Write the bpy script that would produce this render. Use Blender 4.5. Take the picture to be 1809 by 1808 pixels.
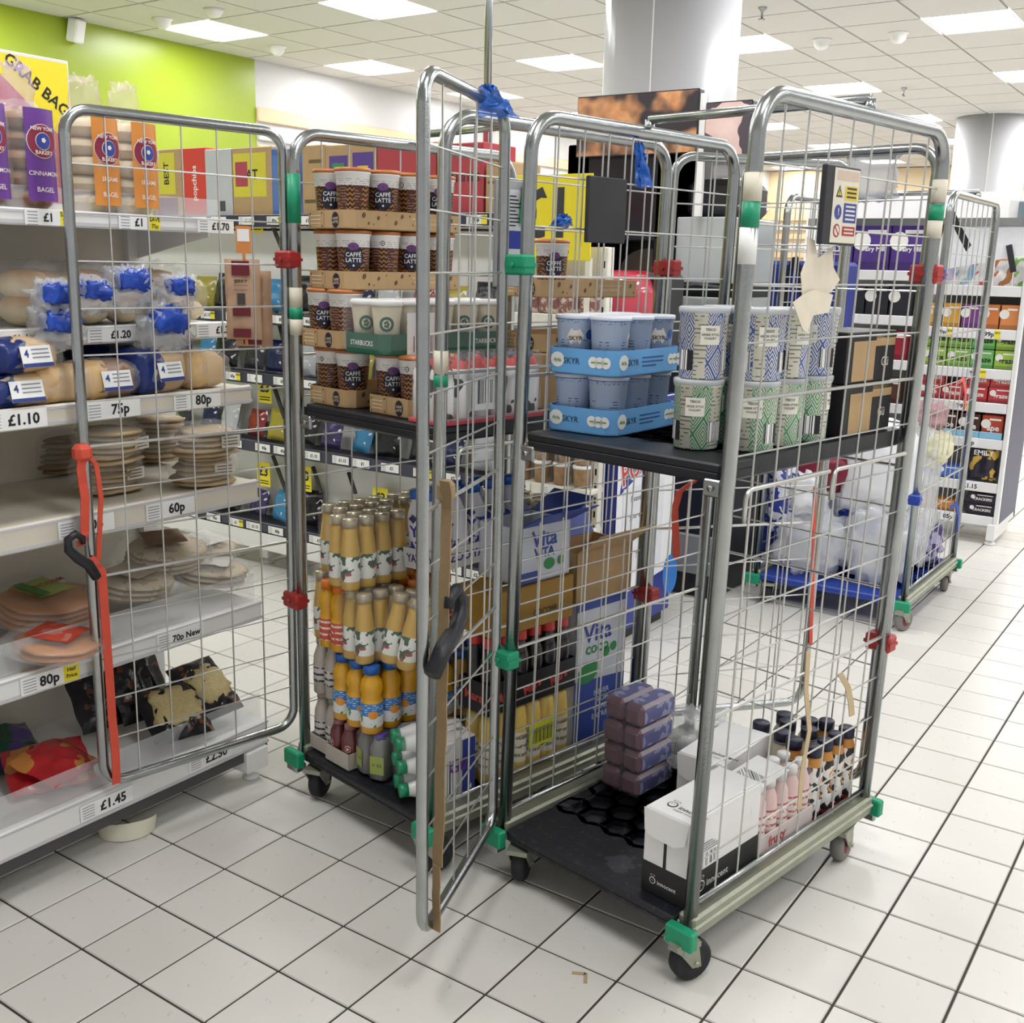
import bpy, math, random
from mathutils import Vector, Matrix, noise
from math import sin, cos, pi, radians, sqrt, atan2
for o in list(bpy.data.objects): bpy.data.objects.remove(o)
SC = bpy.context.scene; COL = SC.collection
# ---------------------------------------------------------------- camera
FPX = 1908.9; YAW, PIT, ROL = -.59908, .22468, .022909
CAM = Vector((.736592, -2.005998, 1.480056))
_f = Vector((sin(YAW)*cos(PIT), cos(YAW)*cos(PIT), -sin(PIT))); _r = Vector((cos(YAW), -sin(YAW), 0)); _u = _r.cross(_f)
RGT = _r*cos(ROL)+_u*sin(ROL); UPV = -_r*sin(ROL)+_u*cos(ROL); FWD = _f
cam = bpy.data.objects.new('camera', bpy.data.cameras.new('camera')); COL.objects.link(cam)
cam.matrix_world = Matrix((RGT, UPV, -FWD)).transposed().to_4x4(); cam.location = CAM
cam.data.sensor_fit = 'HORIZONTAL'; cam.data.sensor_width = 36; cam.data.lens = FPX/1809*36; cam.data.clip_end = 100
SC.camera = cam
# ---------------------------------------------------------------- world, exposure, lamp strength
W = bpy.data.worlds.new('store_ambience'); SC.world = W; W.use_nodes = True
W.node_tree.nodes['Background'].inputs[0].default_value = (1, .995, .985, 1); W.node_tree.nodes['Background'].inputs[1].default_value = .5
SC.view_settings.view_transform = 'Standard'; SC.view_settings.look = 'None'; SC.view_settings.gamma = 1
SC.view_settings.use_curve_mapping = False; SC.view_settings.exposure = .3
PANEL = 18.5
SC.cycles.max_bounces = 6; SC.cycles.diffuse_bounces = 3; SC.cycles.glossy_bounces = 3; SC.cycles.transmission_bounces = 2; SC.cycles.transparent_max_bounces = 10; SC.cycles.use_light_tree = False; SC.cycles.caustics_reflective = False; SC.cycles.caustics_refractive = False
def ray(px, py): return RGT*((px-904.5)/FPX)+UPV*(-(py-904)/FPX)+FWD
def onZ(px, py, z): d = ray(px, py); return CAM+d*((z-CAM.z)/d.z)
def onX(px, py, x): d = ray(px, py); return CAM+d*((x-CAM.x)/d.x)
def onY(px, py, y): d = ray(px, py); return CAM+d*((y-CAM.y)/d.y)
def proj(p):
    d = Vector(p)-CAM; w = d.dot(FWD); return 904.5+FPX*d.dot(RGT)/w, 904-FPX*d.dot(UPV)/w, w
# ---------------------------------------------------------------- materials
def lin(h):
    h = h.lstrip('#'); v = [int(h[i:i+2], 16)/255 for i in (0, 2, 4)]
    return tuple(c/12.92 if c <= .04045 else ((c+.055)/1.055)**2.4 for c in v)+(1,)
class S:                                                   # a node socket (or number) with arithmetic
    nt = None
    def __init__(s, k): s.k = k
    @staticmethod
    def m(op, *a):
        n = S.nt.nodes.new('ShaderNodeMath'); n.operation = op
        for i, x in enumerate(a):
            if isinstance(x, S): S.nt.links.new(x.k, n.inputs[i])
            else: n.inputs[i].default_value = x
        return S(n.outputs[0])
    def __add__(s, o): return S.m('ADD', s, o)
    def __sub__(s, o): return S.m('SUBTRACT', s, o)
    def __rsub__(s, o): return S.m('SUBTRACT', o, s)
    def __mul__(s, o): return S.m('MULTIPLY', s, o)
    __radd__ = __add__; __rmul__ = __mul__
    def __truediv__(s, o): return S.m('DIVIDE', s, o)
    def __gt__(s, o): return S.m('GREATER_THAN', s, o)
    def __lt__(s, o): return S.m('LESS_THAN', s, o)
    def frac(s): return S.m('FRACT', s)
    def abs(s): return S.m('ABSOLUTE', s)
    def tri(s): return S.m('PINGPONG', s, .5)*2
def colr(x):
    if isinstance(x, str):
        n = S.nt.nodes.new('ShaderNodeRGB'); n.outputs[0].default_value = lin(x); return S(n.outputs[0])
    return x
def mix(f, a, b):
    n = S.nt.nodes.new('ShaderNodeMix'); n.data_type = 'RGBA'
    for v, i in ((f, 0), (a, 6), (b, 7)):
        v = colr(v) if i else v
        if isinstance(v, S): S.nt.links.new(v.k, n.inputs[i])
        else: n.inputs[i].default_value = v
    return S(n.outputs[2])
def nz(scale, detail=3, vec=None, kind='Noise'):
    n = S.nt.nodes.new('ShaderNodeTex'+kind); n.inputs['Scale'].default_value = scale
    if kind == 'Noise': n.inputs['Detail'].default_value = detail
    S.nt.links.new((vec or OBJ()).k, n.inputs['Vector']); return S(n.outputs[0])
def OBJ():
    n = S.nt.nodes.new('ShaderNodeTexCoord'); return S(n.outputs['Object'])
def XYZ():
    n = S.nt.nodes.new('ShaderNodeSeparateXYZ'); S.nt.links.new(OBJ().k, n.inputs[0]); return [S(o) for o in n.outputs]
def RND():
    n = S.nt.nodes.new('ShaderNodeObjectInfo'); return S(n.outputs['Random'])
MATS = {}
def mat(name, col='#ffffff', rough=.5, metal=0, var=.06, vs=40, bump=0, bs=150, alpha=1, trans=0, emit=0, coat=0, fn=None, spec=.5):
    """procedural principled material; fn() may return a colour socket built with S"""
    if name in MATS: return MATS[name]
    m = bpy.data.materials.new(name); m.use_nodes = True; nt = m.node_tree; S.nt = nt; b = nt.nodes['Principled BSDF']; MATS[name] = m
    c = fn() if fn else None
    if c is None:
        base = lin(col); n = nz(vs)
        lo = S.nt.nodes.new('ShaderNodeRGB'); lo.outputs[0].default_value = tuple(x*(1-var) for x in base[:3])+(1,)
        hi = S.nt.nodes.new('ShaderNodeRGB'); hi.outputs[0].default_value = tuple(min(1, x*(1+var)) for x in base[:3])+(1,)
        c = mix(n, S(lo.outputs[0]), S(hi.outputs[0]))
    nt.links.new(c.k, b.inputs['Base Color'])
    b.inputs['Roughness'].default_value = rough; b.inputs['Metallic'].default_value = metal
    b.inputs['Alpha'].default_value = alpha; b.inputs['Transmission Weight'].default_value = trans
    b.inputs['Coat Weight'].default_value = coat; b.inputs['Specular IOR Level'].default_value = spec
    if emit: nt.links.new(c.k, b.inputs['Emission Color']); b.inputs['Emission Strength'].default_value = emit
    if bump:
        bn = nt.nodes.new('ShaderNodeBump'); bn.inputs['Strength'].default_value = bump; bn.inputs['Distance'].default_value = .004
        nt.links.new(nz(bs, 4).k, bn.inputs['Height']); nt.links.new(bn.outputs[0], b.inputs['Normal'])
    return m
def flat(h, rough=.5, **k): return mat('paint_'+h.strip('#')+('_%g' % rough), h, rough, **k)
# ---------------------------------------------------------------- mesh building
class MB:
    def __init__(s): s.v = []; s.f = []; s.mi = []; s.sm = []; s.X = None
    def _add(s, vs, fs, mi=0, sm=False):
        o = len(s.v); s.v += [s.X @ Vector(p) for p in vs] if s.X else [Vector(p) for p in vs]
        for f in fs: s.f.append([i+o for i in f]); s.mi.append(mi); s.sm.append(sm)
        return s
    def box(s, x0, y0, z0, x1, y1, z1, mi=0):
        return s._add([(x0,y0,z0),(x1,y0,z0),(x1,y1,z0),(x0,y1,z0),(x0,y0,z1),(x1,y0,z1),(x1,y1,z1),(x0,y1,z1)],
                      [(0,3,2,1),(4,5,6,7),(0,1,5,4),(1,2,6,5),(2,3,7,6),(3,0,4,7)], mi)
    def rbox(s, x0, y0, z0, x1, y1, z1, b=.004, mi=0):      # chamfered box
        b = min(b, (x1-x0)/2.01, (y1-y0)/2.01, (z1-z0)/2.01); vs = []; ix = {}
        for i, X in ((0, x0), (1, x1)):
            for j, Y in ((0, y0), (1, y1)):
                for k, Z in ((0, z0), (1, z1)):
                    dx, dy, dz = (b if i == 0 else -b), (b if j == 0 else -b), (b if k == 0 else -b)
                    for a, p in enumerate(((X, Y+dy, Z+dz), (X+dx, Y, Z+dz), (X+dx, Y+dy, Z))): ix[i, j, k, a] = len(vs); vs.append(p)
        fs = []
        for a in range(3):
            o = [(a+1) % 3, (a+2) % 3]
            for e in (0, 1):
                q = []
                for p in ((0, 0), (1, 0), (1, 1), (0, 1)):
                    c = [0, 0, 0]; c[a] = e; c[o[0]], c[o[1]] = p; q.append(ix[c[0], c[1], c[2], a])
                fs.append(q if e else q[::-1])
            for p in ((0, 0), (1, 0), (1, 1), (0, 1)):       # edges along axis a
                c0 = [0, 0, 0]; c1 = [0, 0, 0]; c0[a] = 0; c1[a] = 1; c0[o[0]] = c1[o[0]] = p[0]; c0[o[1]] = c1[o[1]] = p[1]
                q = [ix[(*c0, o[0])], ix[(*c1, o[0])], ix[(*c1, o[1])], ix[(*c0, o[1])]]
                fs.append(q if (p[0] != p[1]) else q[::-1])
        for i in (0, 1):
            for j in (0, 1):
                for k in (0, 1):
                    q = [ix[i, j, k, 0], ix[i, j, k, 1], ix[i, j, k, 2]]; fs.append(q if (i+j+k) % 2 else q[::-1])
        return s._add(vs, fs, mi)
    def tube(s, pts, r, n=8, closed=False, mi=0, caps=True):
        P = [Vector(p) for p in pts]; N = len(P); vs = []; fs = []; up = None
        for i, p in enumerate(P):
            a = P[(i-1) % N] if (closed or i > 0) else p; c = P[(i+1) % N] if (closed or i < N-1) else p
            t = (c-a).normalized()
            if up is None: up = t.orthogonal().normalized()
            up = (up-t*up.dot(t)).normalized(); w = t.cross(up); rr = r[i] if isinstance(r, (list, tuple)) else r
            for k in range(n): A = 2*pi*k/n; vs.append(p+(up*cos(A)+w*sin(A))*rr)
        for i in range(N if closed else N-1):
            j = (i+1) % N
            for k in range(n): l = (k+1) % n; fs.append((i*n+k, i*n+l, j*n+l, j*n+k))
        if caps and not closed: fs.append(tuple(range(n))[::-1]); fs.append(tuple((N-1)*n+k for k in range(n)))
        return s._add(vs, fs, mi, n > 5)
    def ribbon(s, pts, w, side, t=.0015, mi=0):               # flat webbing strap along pts, width along `side`
        P = [Vector(p) for p in pts]; sd = Vector(side).normalized(); vs = []; fs = []
        for i, p in enumerate(P):
            tg = (P[min(i+1, len(P)-1)]-P[max(i-1, 0)]).normalized(); nn = tg.cross(sd).normalized()
            vs += [p-sd*w/2-nn*t, p+sd*w/2-nn*t, p+sd*w/2+nn*t, p-sd*w/2+nn*t]
        for i in range(len(P)-1):
            for k in range(4): l = (k+1) % 4; fs.append((4*i+k, 4*i+l, 4*i+4+l, 4*i+4+k))
        fs += [(3, 2, 1, 0), tuple(4*(len(P)-1)+k for k in range(4))]
        return s._add(vs, fs, mi)
    def lathe(s, prof, n=16, c=(0, 0, 0), axis='z', smooth=True, mi=0, sq=0):   # prof: (r, z[, material]); sq squares the section
        vs = []; c = Vector(c)
        for q in prof:
            for k in range(n):
                A = 2*pi*k/n; x, y = cos(A), sin(A)
                if sq: m = (abs(x)**(2+sq)+abs(y)**(2+sq))**(-1/(2+sq)); x *= m; y *= m
                p = Vector((q[0]*x, q[0]*y, q[1]))
                if axis == 'y': p = Vector((p.x, p.z, -p.y))
                elif axis == 'x': p = Vector((p.z, p.x, p.y))
                vs.append(p+c)
        for i in range(len(prof)-1):
            m = prof[i+1][2] if len(prof[i+1]) > 2 else mi
            s_o = [((i)*n+k, i*n+(k+1) % n, (i+1)*n+(k+1) % n, (i+1)*n+k) for k in range(n)]
            if i == 0: base = len(s.v); s._add(vs, [], 0)
            for f in s_o: s.f.append([q+base for q in f]); s.mi.append(m); s.sm.append(smooth)
        if prof[0][0] > 1e-4: s.f.append([base+k for k in range(n)][::-1]); s.mi.append(prof[1][2] if len(prof[1]) > 2 else mi); s.sm.append(False)
        if prof[-1][0] > 1e-4: s.f.append([base+(len(prof)-1)*n+k for k in range(n)]); s.mi.append(prof[-1][2] if len(prof[-1]) > 2 else mi); s.sm.append(False)
        return s
    def prism(s, poly, z0, z1, mi=0):                         # poly in xy, extruded in z
        n = len(poly); vs = [(x, y, z0) for x, y in poly]+[(x, y, z1) for x, y in poly]
        return s._add(vs, [tuple(range(n))[::-1], tuple(range(n, 2*n))]+[(k, (k+1) % n, n+(k+1) % n, n+k) for k in range(n)], mi)
    def quad(s, a, b, c, d, mi=0): return s._add([a, b, c, d], [(0, 1, 2, 3)], mi)
    def grid(s, fn, nu, nv, mi=0, wrap=False):                # fn(u,v) -> point, u,v in 0..1
        vs = [fn(i/nu, j/nv) for j in range(nv+1) for i in range(nu+1)]
        return s._add(vs, [(j*(nu+1)+i, j*(nu+1)+i+1, (j+1)*(nu+1)+i+1, (j+1)*(nu+1)+i) for j in range(nv) for i in range(nu)], mi, True)
    def blob(s, rx, ry, rz, e=.8, amp=.08, fq=6, seed=0, nu=20, nv=12, c=(0, 0, 0), mi=0):   # soft superellipsoid with lumps
        sg = lambda a, p: (abs(a)**p)*(1 if a >= 0 else -1); c = Vector(c); sd = Vector((seed*3.1, seed*1.7, seed*.9))
        def fn(u, v):
            a = u*2*pi; b = (v-.5)*pi*.998
            d = Vector((sg(cos(b), e)*sg(cos(a), e), sg(cos(b), e)*sg(sin(a), e), sg(sin(b), e)))
            k = 1+amp*noise.noise(d*fq*.5+sd)+amp*.5*noise.noise(d*fq+sd)
            return Vector((d.x*rx*k, d.y*ry*k, d.z*rz*k))+c
        return s.grid(fn, nu, nv, mi)
    def pillow(s, w, h, t, seed=0, crk=.004, fq=30, nu=14, nv=16, mi=0, flatb=0):  # sealed bag standing in xz, base at z=0
        sd = Vector((seed*2.3, 0, seed*1.1))
        for sgn in (1, -1):
            def fn(u, v, sgn=sgn):
                a = 2*u-1; b = 2*v-1; k = (1-abs(a)**3)*(1-abs(b)**4)
                p = Vector((a*w/2*(1-.06*k), 0, v*h)); n = noise.noise(p*fq+sd)*crk*(.3+k)*2
                p.y = sgn*(t/2*k**.6)+n; p.x += noise.noise(p*fq*.7+sd*2)*crk; return p
            g = len(s.f); s.grid(fn, nu, nv, mi)
            if sgn > 0:
                for i in range(g, len(s.f)): s.f[i] = s.f[i][::-1]
        return s
    def text(s, t, size, M=None, mi=1, bold=0, al='CENTER', sx=1, bend=0):
        """flat lettering in the local xz plane facing -y (bend: wrapped on a cylinder of that radius)"""
        key = (t, bold, al)
        if key not in TXT:
            c = bpy.data.curves.new('t', 'FONT'); c.body = t; c.align_x = al; c.align_y = 'CENTER'; c.resolution_u = 2; c.offset = bold
            o = bpy.data.objects.new('t', c); me = bpy.data.meshes.new_from_object(o)
            TXT[key] = ([tuple(v.co) for v in me.vertices], [tuple(p.vertices) for p in me.polygons])
            bpy.data.objects.remove(o); bpy.data.curves.remove(c); bpy.data.meshes.remove(me)
        vs, fs = TXT[key]; M = M or Matrix(); out = []
        for x, y, z in vs:
            x *= size*sx; y *= size
            out.append(M @ (Vector((bend*sin(x/bend), -bend*cos(x/bend), y)) if bend else Vector((x, 0, y))))
        return s._add(out, fs, mi)
    def disc(s, r, M=None, mi=1, n=20, sx=1, bend=0, y=0):
        vs = []
        for k in range(n):
            x = r*sx*cos(2*pi*k/n); z = r*sin(2*pi*k/n); vs.append((M or Matrix()) @ (Vector((bend*sin(x/bend), -bend*cos(x/bend), z)) if bend else Vector((x, y, z))))
        if bend:
            vs = []; fs = []
            for j in range(1, 5):
                for k in range(n):
                    x = r*sx*j/4*cos(2*pi*k/n); z = r*j/4*sin(2*pi*k/n); vs.append((M or Matrix()) @ Vector((bend*sin(x/bend), -bend*cos(x/bend), z)))
            for j in range(3):
                for k in range(n): fs.append((j*n+k, (j+1)*n+k, (j+1)*n+(k+1) % n, j*n+(k+1) % n))
            return s._add(vs, fs+[tuple(range(n))], mi)
        return s._add(vs, [tuple(range(n))], mi)
    def mesh(s, name, mats):
        me = bpy.data.meshes.new(name); me.from_pydata([tuple(p) for p in s.v], [], s.f)
        for m in (mats if isinstance(mats, (list, tuple)) else [mats]): me.materials.append(m)
        me.polygons.foreach_set('material_index', s.mi); me.polygons.foreach_set('use_smooth', s.sm); me.update(); return me
    def build(s, name, mats, parent=None, loc=(0, 0, 0), rz=0, label=None, kind=None, rot=None):
        return inst(name, s.mesh(name, mats), parent, loc, rz, label, kind, rot)
TXT = {}
def inst(name, me, parent=None, loc=(0, 0, 0), rz=0, label=None, kind=None, rot=None):
    o = bpy.data.objects.new(name, me); COL.objects.link(o); o.parent = parent; o.location = loc; o.rotation_euler = rot or (0, 0, rz)
    if label: o['label'] = label
    if kind: o['kind'] = kind
    return o
def tag(o, label, cat, group=None):
    o['label'] = label; o['category'] = cat
    if group: o['group'] = group
    return o
def thing(name, label, cat, loc=(0, 0, 0), rz=0, group=None, rot=None):
    return tag(inst(name, None, None, loc, rz, rot=rot), label, cat, group)
def dup(root, loc, rz=None, label=None, rot=None):
    r = root.copy(); COL.objects.link(r); r.location = loc
    if rz is not None: r.rotation_euler = (0, 0, rz)
    if rot is not None: r.rotation_euler = rot
    if label: r['label'] = label
    for ch in root.children:
        c = ch.copy(); COL.objects.link(c); c.parent = r
        for g in ch.children:
            d = g.copy(); COL.objects.link(d); d.parent = c
    return r
def T(x=0, y=0, z=0, rx=0, ry=0, rz=0): return Matrix.Translation((x, y, z)) @ Matrix.Rotation(rz, 4, 'Z') @ Matrix.Rotation(ry, 4, 'Y') @ Matrix.Rotation(rx, 4, 'X')
def arc(c, u, v, r, a0, a1, n=6):
    c = Vector(c); u = Vector(u); v = Vector(v); return [c+(u*cos(a0+(a1-a0)*i/n)+v*sin(a0+(a1-a0)*i/n))*r for i in range(n+1)]
class Frame:                                                   # local axes of a cage on the floor
    def __init__(s, O, th): s.O = Vector((*O, 0)); s.th = th; s.u = Vector((cos(th), sin(th), 0)); s.v = Vector((-sin(th), cos(th), 0))
    def W(s, x, y, z): return s.O+s.u*x+s.v*y+Vector((0, 0, z))
R = random.Random(7)
ORD = ['first', 'second', 'third', 'fourth', 'fifth', 'sixth', 'seventh', 'eighth', 'ninth', 'tenth', 'eleventh', 'twelfth']
# ================================================================ common materials
STEEL = mat('galvanised_steel', '#a9adad', .25, 1, .14, 25, .08, 200)
ZINC = mat('zinc_wire', '#c8c8c4', .36, .85, .08, 60)
CHAN = mat('worn_zinc_channel', '#a3a595', .5, .75, .2, 18, .3, 120)
BLACK = mat('black_plastic', '#191b22', .42, 0, .25, 30, .2, 90)
DECKM = mat('scuffed_black_deck', rough=.45, bump=.2, bs=80, fn=lambda: mix((nz(7, 6) > .6)*.5+(nz(60, 4) > .62)*.35, '#15171e', '#4a4c55'))
RUBBER = mat('black_rubber', '#1c2022', .7, 0, .3, 60)
GREEN = mat('green_plastic', '#12936a', .45, 0, .1, 40)
RED = mat('red_plastic', '#a32e2c', .45, 0, .15, 40)
WHITE = mat('white_powder_coat', '#e9e8e6', .4, 0, .03, 12)
CREAM = mat('cream_powder_coat', '#d9d2c3', .45, 0, .05, 12)
PAPER = mat('white_paper', '#f1f1ef', .6, 0, .03, 60)
INK = mat('black_ink', '#17171f', .55, 0, .05)
YEL = mat('yellow_card', '#f3e12c', .55, 0, .04)
KRAFT = mat('kraft_board', '#b99a6f', .7, 0, .08, 50, .05, 300)
ORANGE_ST = mat('orange_webbing', '#d8523c', .65, 0, .1, 60, .3, 500)
BEIGE_ST = mat('tan_webbing', '#9d8460', .75, 0, .12, 60, .4, 500)
CLEAR = mat('clear_film', '#ffffff', .12, 0, .0, 20, .6, 60, alpha=.08, spec=.9)
CLEARD = mat('clear_film_soft', '#f4f6fa', .2, 0, .0, 20, .8, 70, alpha=.16, spec=.9)
TAPE = mat('cream_tape', '#ddd6c2', .55, 0, .08)
def tinylines(name, bg, fg, sz=90, ax=2):
    def fn():
        c = XYZ(); l = ((c[ax]*sz).frac() < .35)*(nz(130, 1) > .42); return mix(l, bg, fg)
    return mat(name, rough=.6, fn=fn)
PRINT = tinylines('small_print', '#f1f1ef', '#5a5a66', 140)
def _barcode():
    c = XYZ(); n = S.nt.nodes.new('ShaderNodeCombineXYZ'); S.nt.links.new((c[0]*420+c[1]*420).k, n.inputs[0])
    return mix(nz(1, 0, S(n.outputs[0])) > .5, '#f4f4f2', '#191920')
BARC = mat('barcode_stripes', rough=.6, fn=_barcode)
# ================================================================ floor
TS = .2
def tilefn():
    n = nz(3, 4); s = nz(26, 5)
    return mix((s > .66)*.35, mix(n*.6+RND()*.4, '#d2cec6', '#e5e2dc'), '#b5b0a6')
TILE = mat('glazed_floor_tile', rough=.27, fn=tilefn, bump=.04, bs=40, spec=.45)
GROUT = mat('dark_grout', '#3c3530', .9, 0, .2)
fl = MB().box(-9, -6, -.06, 7, 20, -.003).build('floor', GROUT); fl['kind'] = 'structure'
def tilemesh(mb, x, y):
    a, c, b = .0026, TS-.0026, .0045
    vs = [(x+a, y+a, -.003), (x+c, y+a, -.003), (x+c, y+c, -.003), (x+a, y+c, -.003), (x+a+.002, y+a+.002, 0), (x+c-.002, y+a+.002, 0), (x+c-.002, y+c-.002, 0), (x+a+.002, y+c-.002, 0)]
    mb._add(vs, [(4, 5, 6, 7), (0, 1, 5, 4), (1, 2, 6, 5), (2, 3, 7, 6), (3, 0, 4, 7)])
m0 = MB(); tilemesh(m0, 0, 0); TME = m0.mesh('tile', TILE)
cand = []
for i in range(-45, 35):
    for j in range(-26, 100):
        p = Vector(((i+.5)*TS, (j+.5)*TS, 0)); d = (p-CAM).dot(FWD)
        if d < .4: continue
        x, y, w = proj(p)
        if -60 < x < 1869 and -60 < y < 1868: cand.append((w, i, j))
cand.sort(); near = set((i, j) for _, i, j in cand[:300])
for w, i, j in cand[:300]: inst('tile', TME, fl, (i*TS, j*TS, 0))
rest = MB()
for i in range(-45, 35):
    for j in range(-28, 100):
        if (i, j) not in near: tilemesh(rest, i*TS, j*TS)
rest.build('tile', TILE, fl, kind='stuff')
# ================================================================ ceiling
CH = 3.2; PX_, PY_ = .5667, .6; CX0, CY0 = -4.65-.28335, 6.2
CEIL = mat('mineral_ceiling_tile', '#cdcbc6', .85, 0, .03, 90, .15, 260)
GRID = mat('ceiling_grid', '#cfccc4', .5)
ce = MB().box(-8.2, -5, CH+.012, 7, 18, CH+.08).build('ceiling', GRID); ce['kind'] = 'structure'
cm = MB(); g = .009
cm._add([(g, g, .012), (PX_-g, g, .012), (PX_-g, PY_-g, .012), (g, PY_-g, .012), (g, g, 0), (PX_-g, g, 0), (PX_-g, PY_-g, 0), (g, PY_-g, 0)], [(7, 6, 5, 4), (4, 5, 1, 0), (5, 6, 2, 1), (6, 7, 3, 2), (7, 4, 0, 3)])
CME = cm.mesh('ceiling_tile', CEIL)
lights = set()
for a in range(-1, 7):                                          # columns of lamps along x
    for b in range(-3, 6): lights.add((a*3, b*4))
lights -= {(-3, b*4) for b in range(-3, 6)}; lights |= {(-3, b) for b in range(-10, 18, 3)}
cc = []
for i in range(-5, 20):
    for j in range(-18, 18):
        if (i, j) in lights: continue
        p = Vector((CX0+(i+.5)*PX_, CY0+(j+.5)*PY_, CH))
        if CX0+i*PX_ < -7.35: continue
        d = (p-CAM).dot(FWD); vis = False
        if d > .5:
            x, y, w = proj(p); vis = -80 < x < 1890 and -80 < y < 700
        cc.append((not vis, d, i, j))
cc.sort(); crest = MB()
for k, (nv, d, i, j) in enumerate(cc):
    if not nv and k < 300: inst('ceiling_tile', CME, ce, (CX0+i*PX_, CY0+j*PY_, CH))
    else:
        crest.X = Matrix.Translation((CX0+i*PX_, CY0+j*PY_, CH)); crest._add([(g, g, 0), (PX_-g, g, 0), (PX_-g, PY_-g, 0), (g, PY_-g, 0)], [(3, 2, 1, 0)])
crest.build('ceiling_tile', CEIL, ce, kind='stuff')
LAMP = mat('lamp_diffuser', '#fcfdff', .6, 0, 0, emit=PANEL)
lf = MB(); a, b = PX_/2-.006, PY_/2-.006; a2, b2 = a-.012, b-.012
for q in (((-a, -b), (a, -b), (a2, -b2), (-a2, -b2)), ((a, -b), (a, b), (a2, b2), (a2, -b2)), ((a, b), (-a, b), (-a2, b2), (a2, b2)), ((-a, b), (-a, -b), (-a2, -b2), (-a2, b2))):
    lf.quad(*[(x, y, .0) for x, y in q[::-1]])
lfm = lf.mesh('frame', WHITE); ldm = MB()._add([(-a2, -b2, .002), (a2, -b2, .002), (a2, b2, .002), (-a2, b2, .002)], [(3, 2, 1, 0)]).mesh('diffuser', LAMP)
LN = {}
for (i, j) in sorted(lights):
    x, y = CX0+(i+.5)*PX_, CY0+(j+.5)*PY_
    if not (-7.3 < x < 4.2 and -4.2 < y < 17.8): continue
    px, py, w = proj((x, y, CH)) if (Vector((x, y, CH))-CAM).dot(FWD) > .3 else (-1, -1, 0)
    seen = 0 < px < 1809 and -25 < py < 700
    LN[i, j] = seen
    lab = 'square white ceiling light panel, %s row from the camera, %s column from the green wall' % (ORD[max(0, (j+12)//4 if i != -3 else (j+11)//3)], ORD[max(0, i//3+1)])
    t = thing('ceiling_light', lab, 'light', (x, y, CH), 0, 'recessed ceiling lights')
    inst('frame', lfm, t); inst('diffuser', ldm, t)
# small ceiling fittings
def fitting(name, lab, cat, p, prof, m): tag(MB().lathe(prof, 14).build(name, m, None, p), lab, cat)
DOME = [(.0, -.075), (.03, -.07), (.055, -.045), (.06, -.01), (.075, -.006), (.075, 0)]
fitting('motion_sensor', 'white dome motion sensor on ceiling beside green wall', 'sensor', onZ(287, 33, CH), DOME, WHITE)
fitting('smoke_detector', 'flat white smoke detector above the front left lamp', 'smoke detector', onZ(378, 16, CH), [(0, -.05), (.04, -.05), (.06, -.02), (.075, 0)], WHITE)
fitting('motion_sensor', 'small white dome sensor where green wall turns white', 'sensor', onZ(490, 82, CH), DOME, WHITE)
fitting('motion_sensor', 'cone shaped white sensor on ceiling right of round column', 'sensor', onZ(1452, 70, CH), DOME, WHITE)
fitting('motion_sensor', 'round white sensor nearest the right hand lamp', 'sensor', onZ(1588, 58, CH), DOME, WHITE)
fitting('sprinkler', 'small metal sprinkler head beside the round column', 'sprinkler', onZ(1347, 13, CH), [(0, -.08), (.022, -.08), (.022, -.072), (.008, -.07), (.008, -.03), (.03, -.006), (.03, 0)], STEEL)
fitting('sprinkler', 'tiny metal sprinkler head above the far column', 'sprinkler', onZ(1597, 155, CH), [(0, -.08), (.022, -.08), (.022, -.072), (.008, -.07), (.008, -.03), (.03, -.006), (.03, 0)], STEEL)
# ================================================================ walls and columns
LIME = mat('lime_green_paint', '#95a827', .3, 0, .06, 2)
WP = mat('white_wall_paint', '#cac9c7', .6, 0, .03, 2)
WX = -6.97
def struct(o): o['kind'] = 'structure'; return o
struct(MB().box(WX-.15, -5, 0, WX, 5.08, CH).build('wall_left', LIME))
struct(MB().box(WX-.15, 5.08, 0, WX, 17.3, CH).build('wall_far_left', WP))
struct(MB().box(WX, 17.2, 0, 7, 17.35, CH).build('wall_back', mat('warm_lit_wall', '#d6c29c', .6, 0, .04, 2)))  # warm light falling on the back wall is put into its colour
PEACH = mat('peach_trim', '#e8c39c', .5, 0, .04, 3)
tr = struct(MB().box(WX, 5.08, 2.3, WX+.02, 17.2, 2.36).build('trim_1', PEACH))
for k in range(6):
    struct(MB().rbox(WX, 5.08, 2.68-.16*k, WX+.03, 17.2, 2.80-.16*k, .008).build('trim_%d' % (k+2), PEACH if k % 2 == 0 else WP))
for k in range(7):
    struct(MB().rbox(WX, 17.15, 2.35-.16*k, 7, 17.2, 2.44-.16*k, .008).build('trim_%d' % (k+8), PEACH if k % 2 == 0 else WP))
COLM = mat('white_column_laminate', '#b9b9bb', .35, 0, .02, 4)
def column(n, c, r):
    o = struct(MB().lathe([(r, 0), (r, CH)], 40).build(n, COLM, None, (c.x, c.y, 0)))
    MB().lathe([(r+.012, 0), (r+.012, .12), (r, .125)], 40).build('skirting', STEEL, o)
    MB().box(-.004, -r-.003, 0, .004, -r+.004, CH).build('joint_strip', WHITE, o, rz=.2)
c = CAM+ray(1185, 100)*6.0; column('column_1', c, .372)
c = CAM+ray(1745, 300)*12.2; column('column_2', c, .385)
tag(MB().tube([tuple(onY(863, 60, 1.75))[:2]+(1.9,), tuple(onY(863, 60, 1.75))[:2]+(CH,)], .016, 12).build('hanging_pole', STEEL), 'thin shiny steel pole dropping from ceiling behind the open cage door', 'pole')
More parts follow.
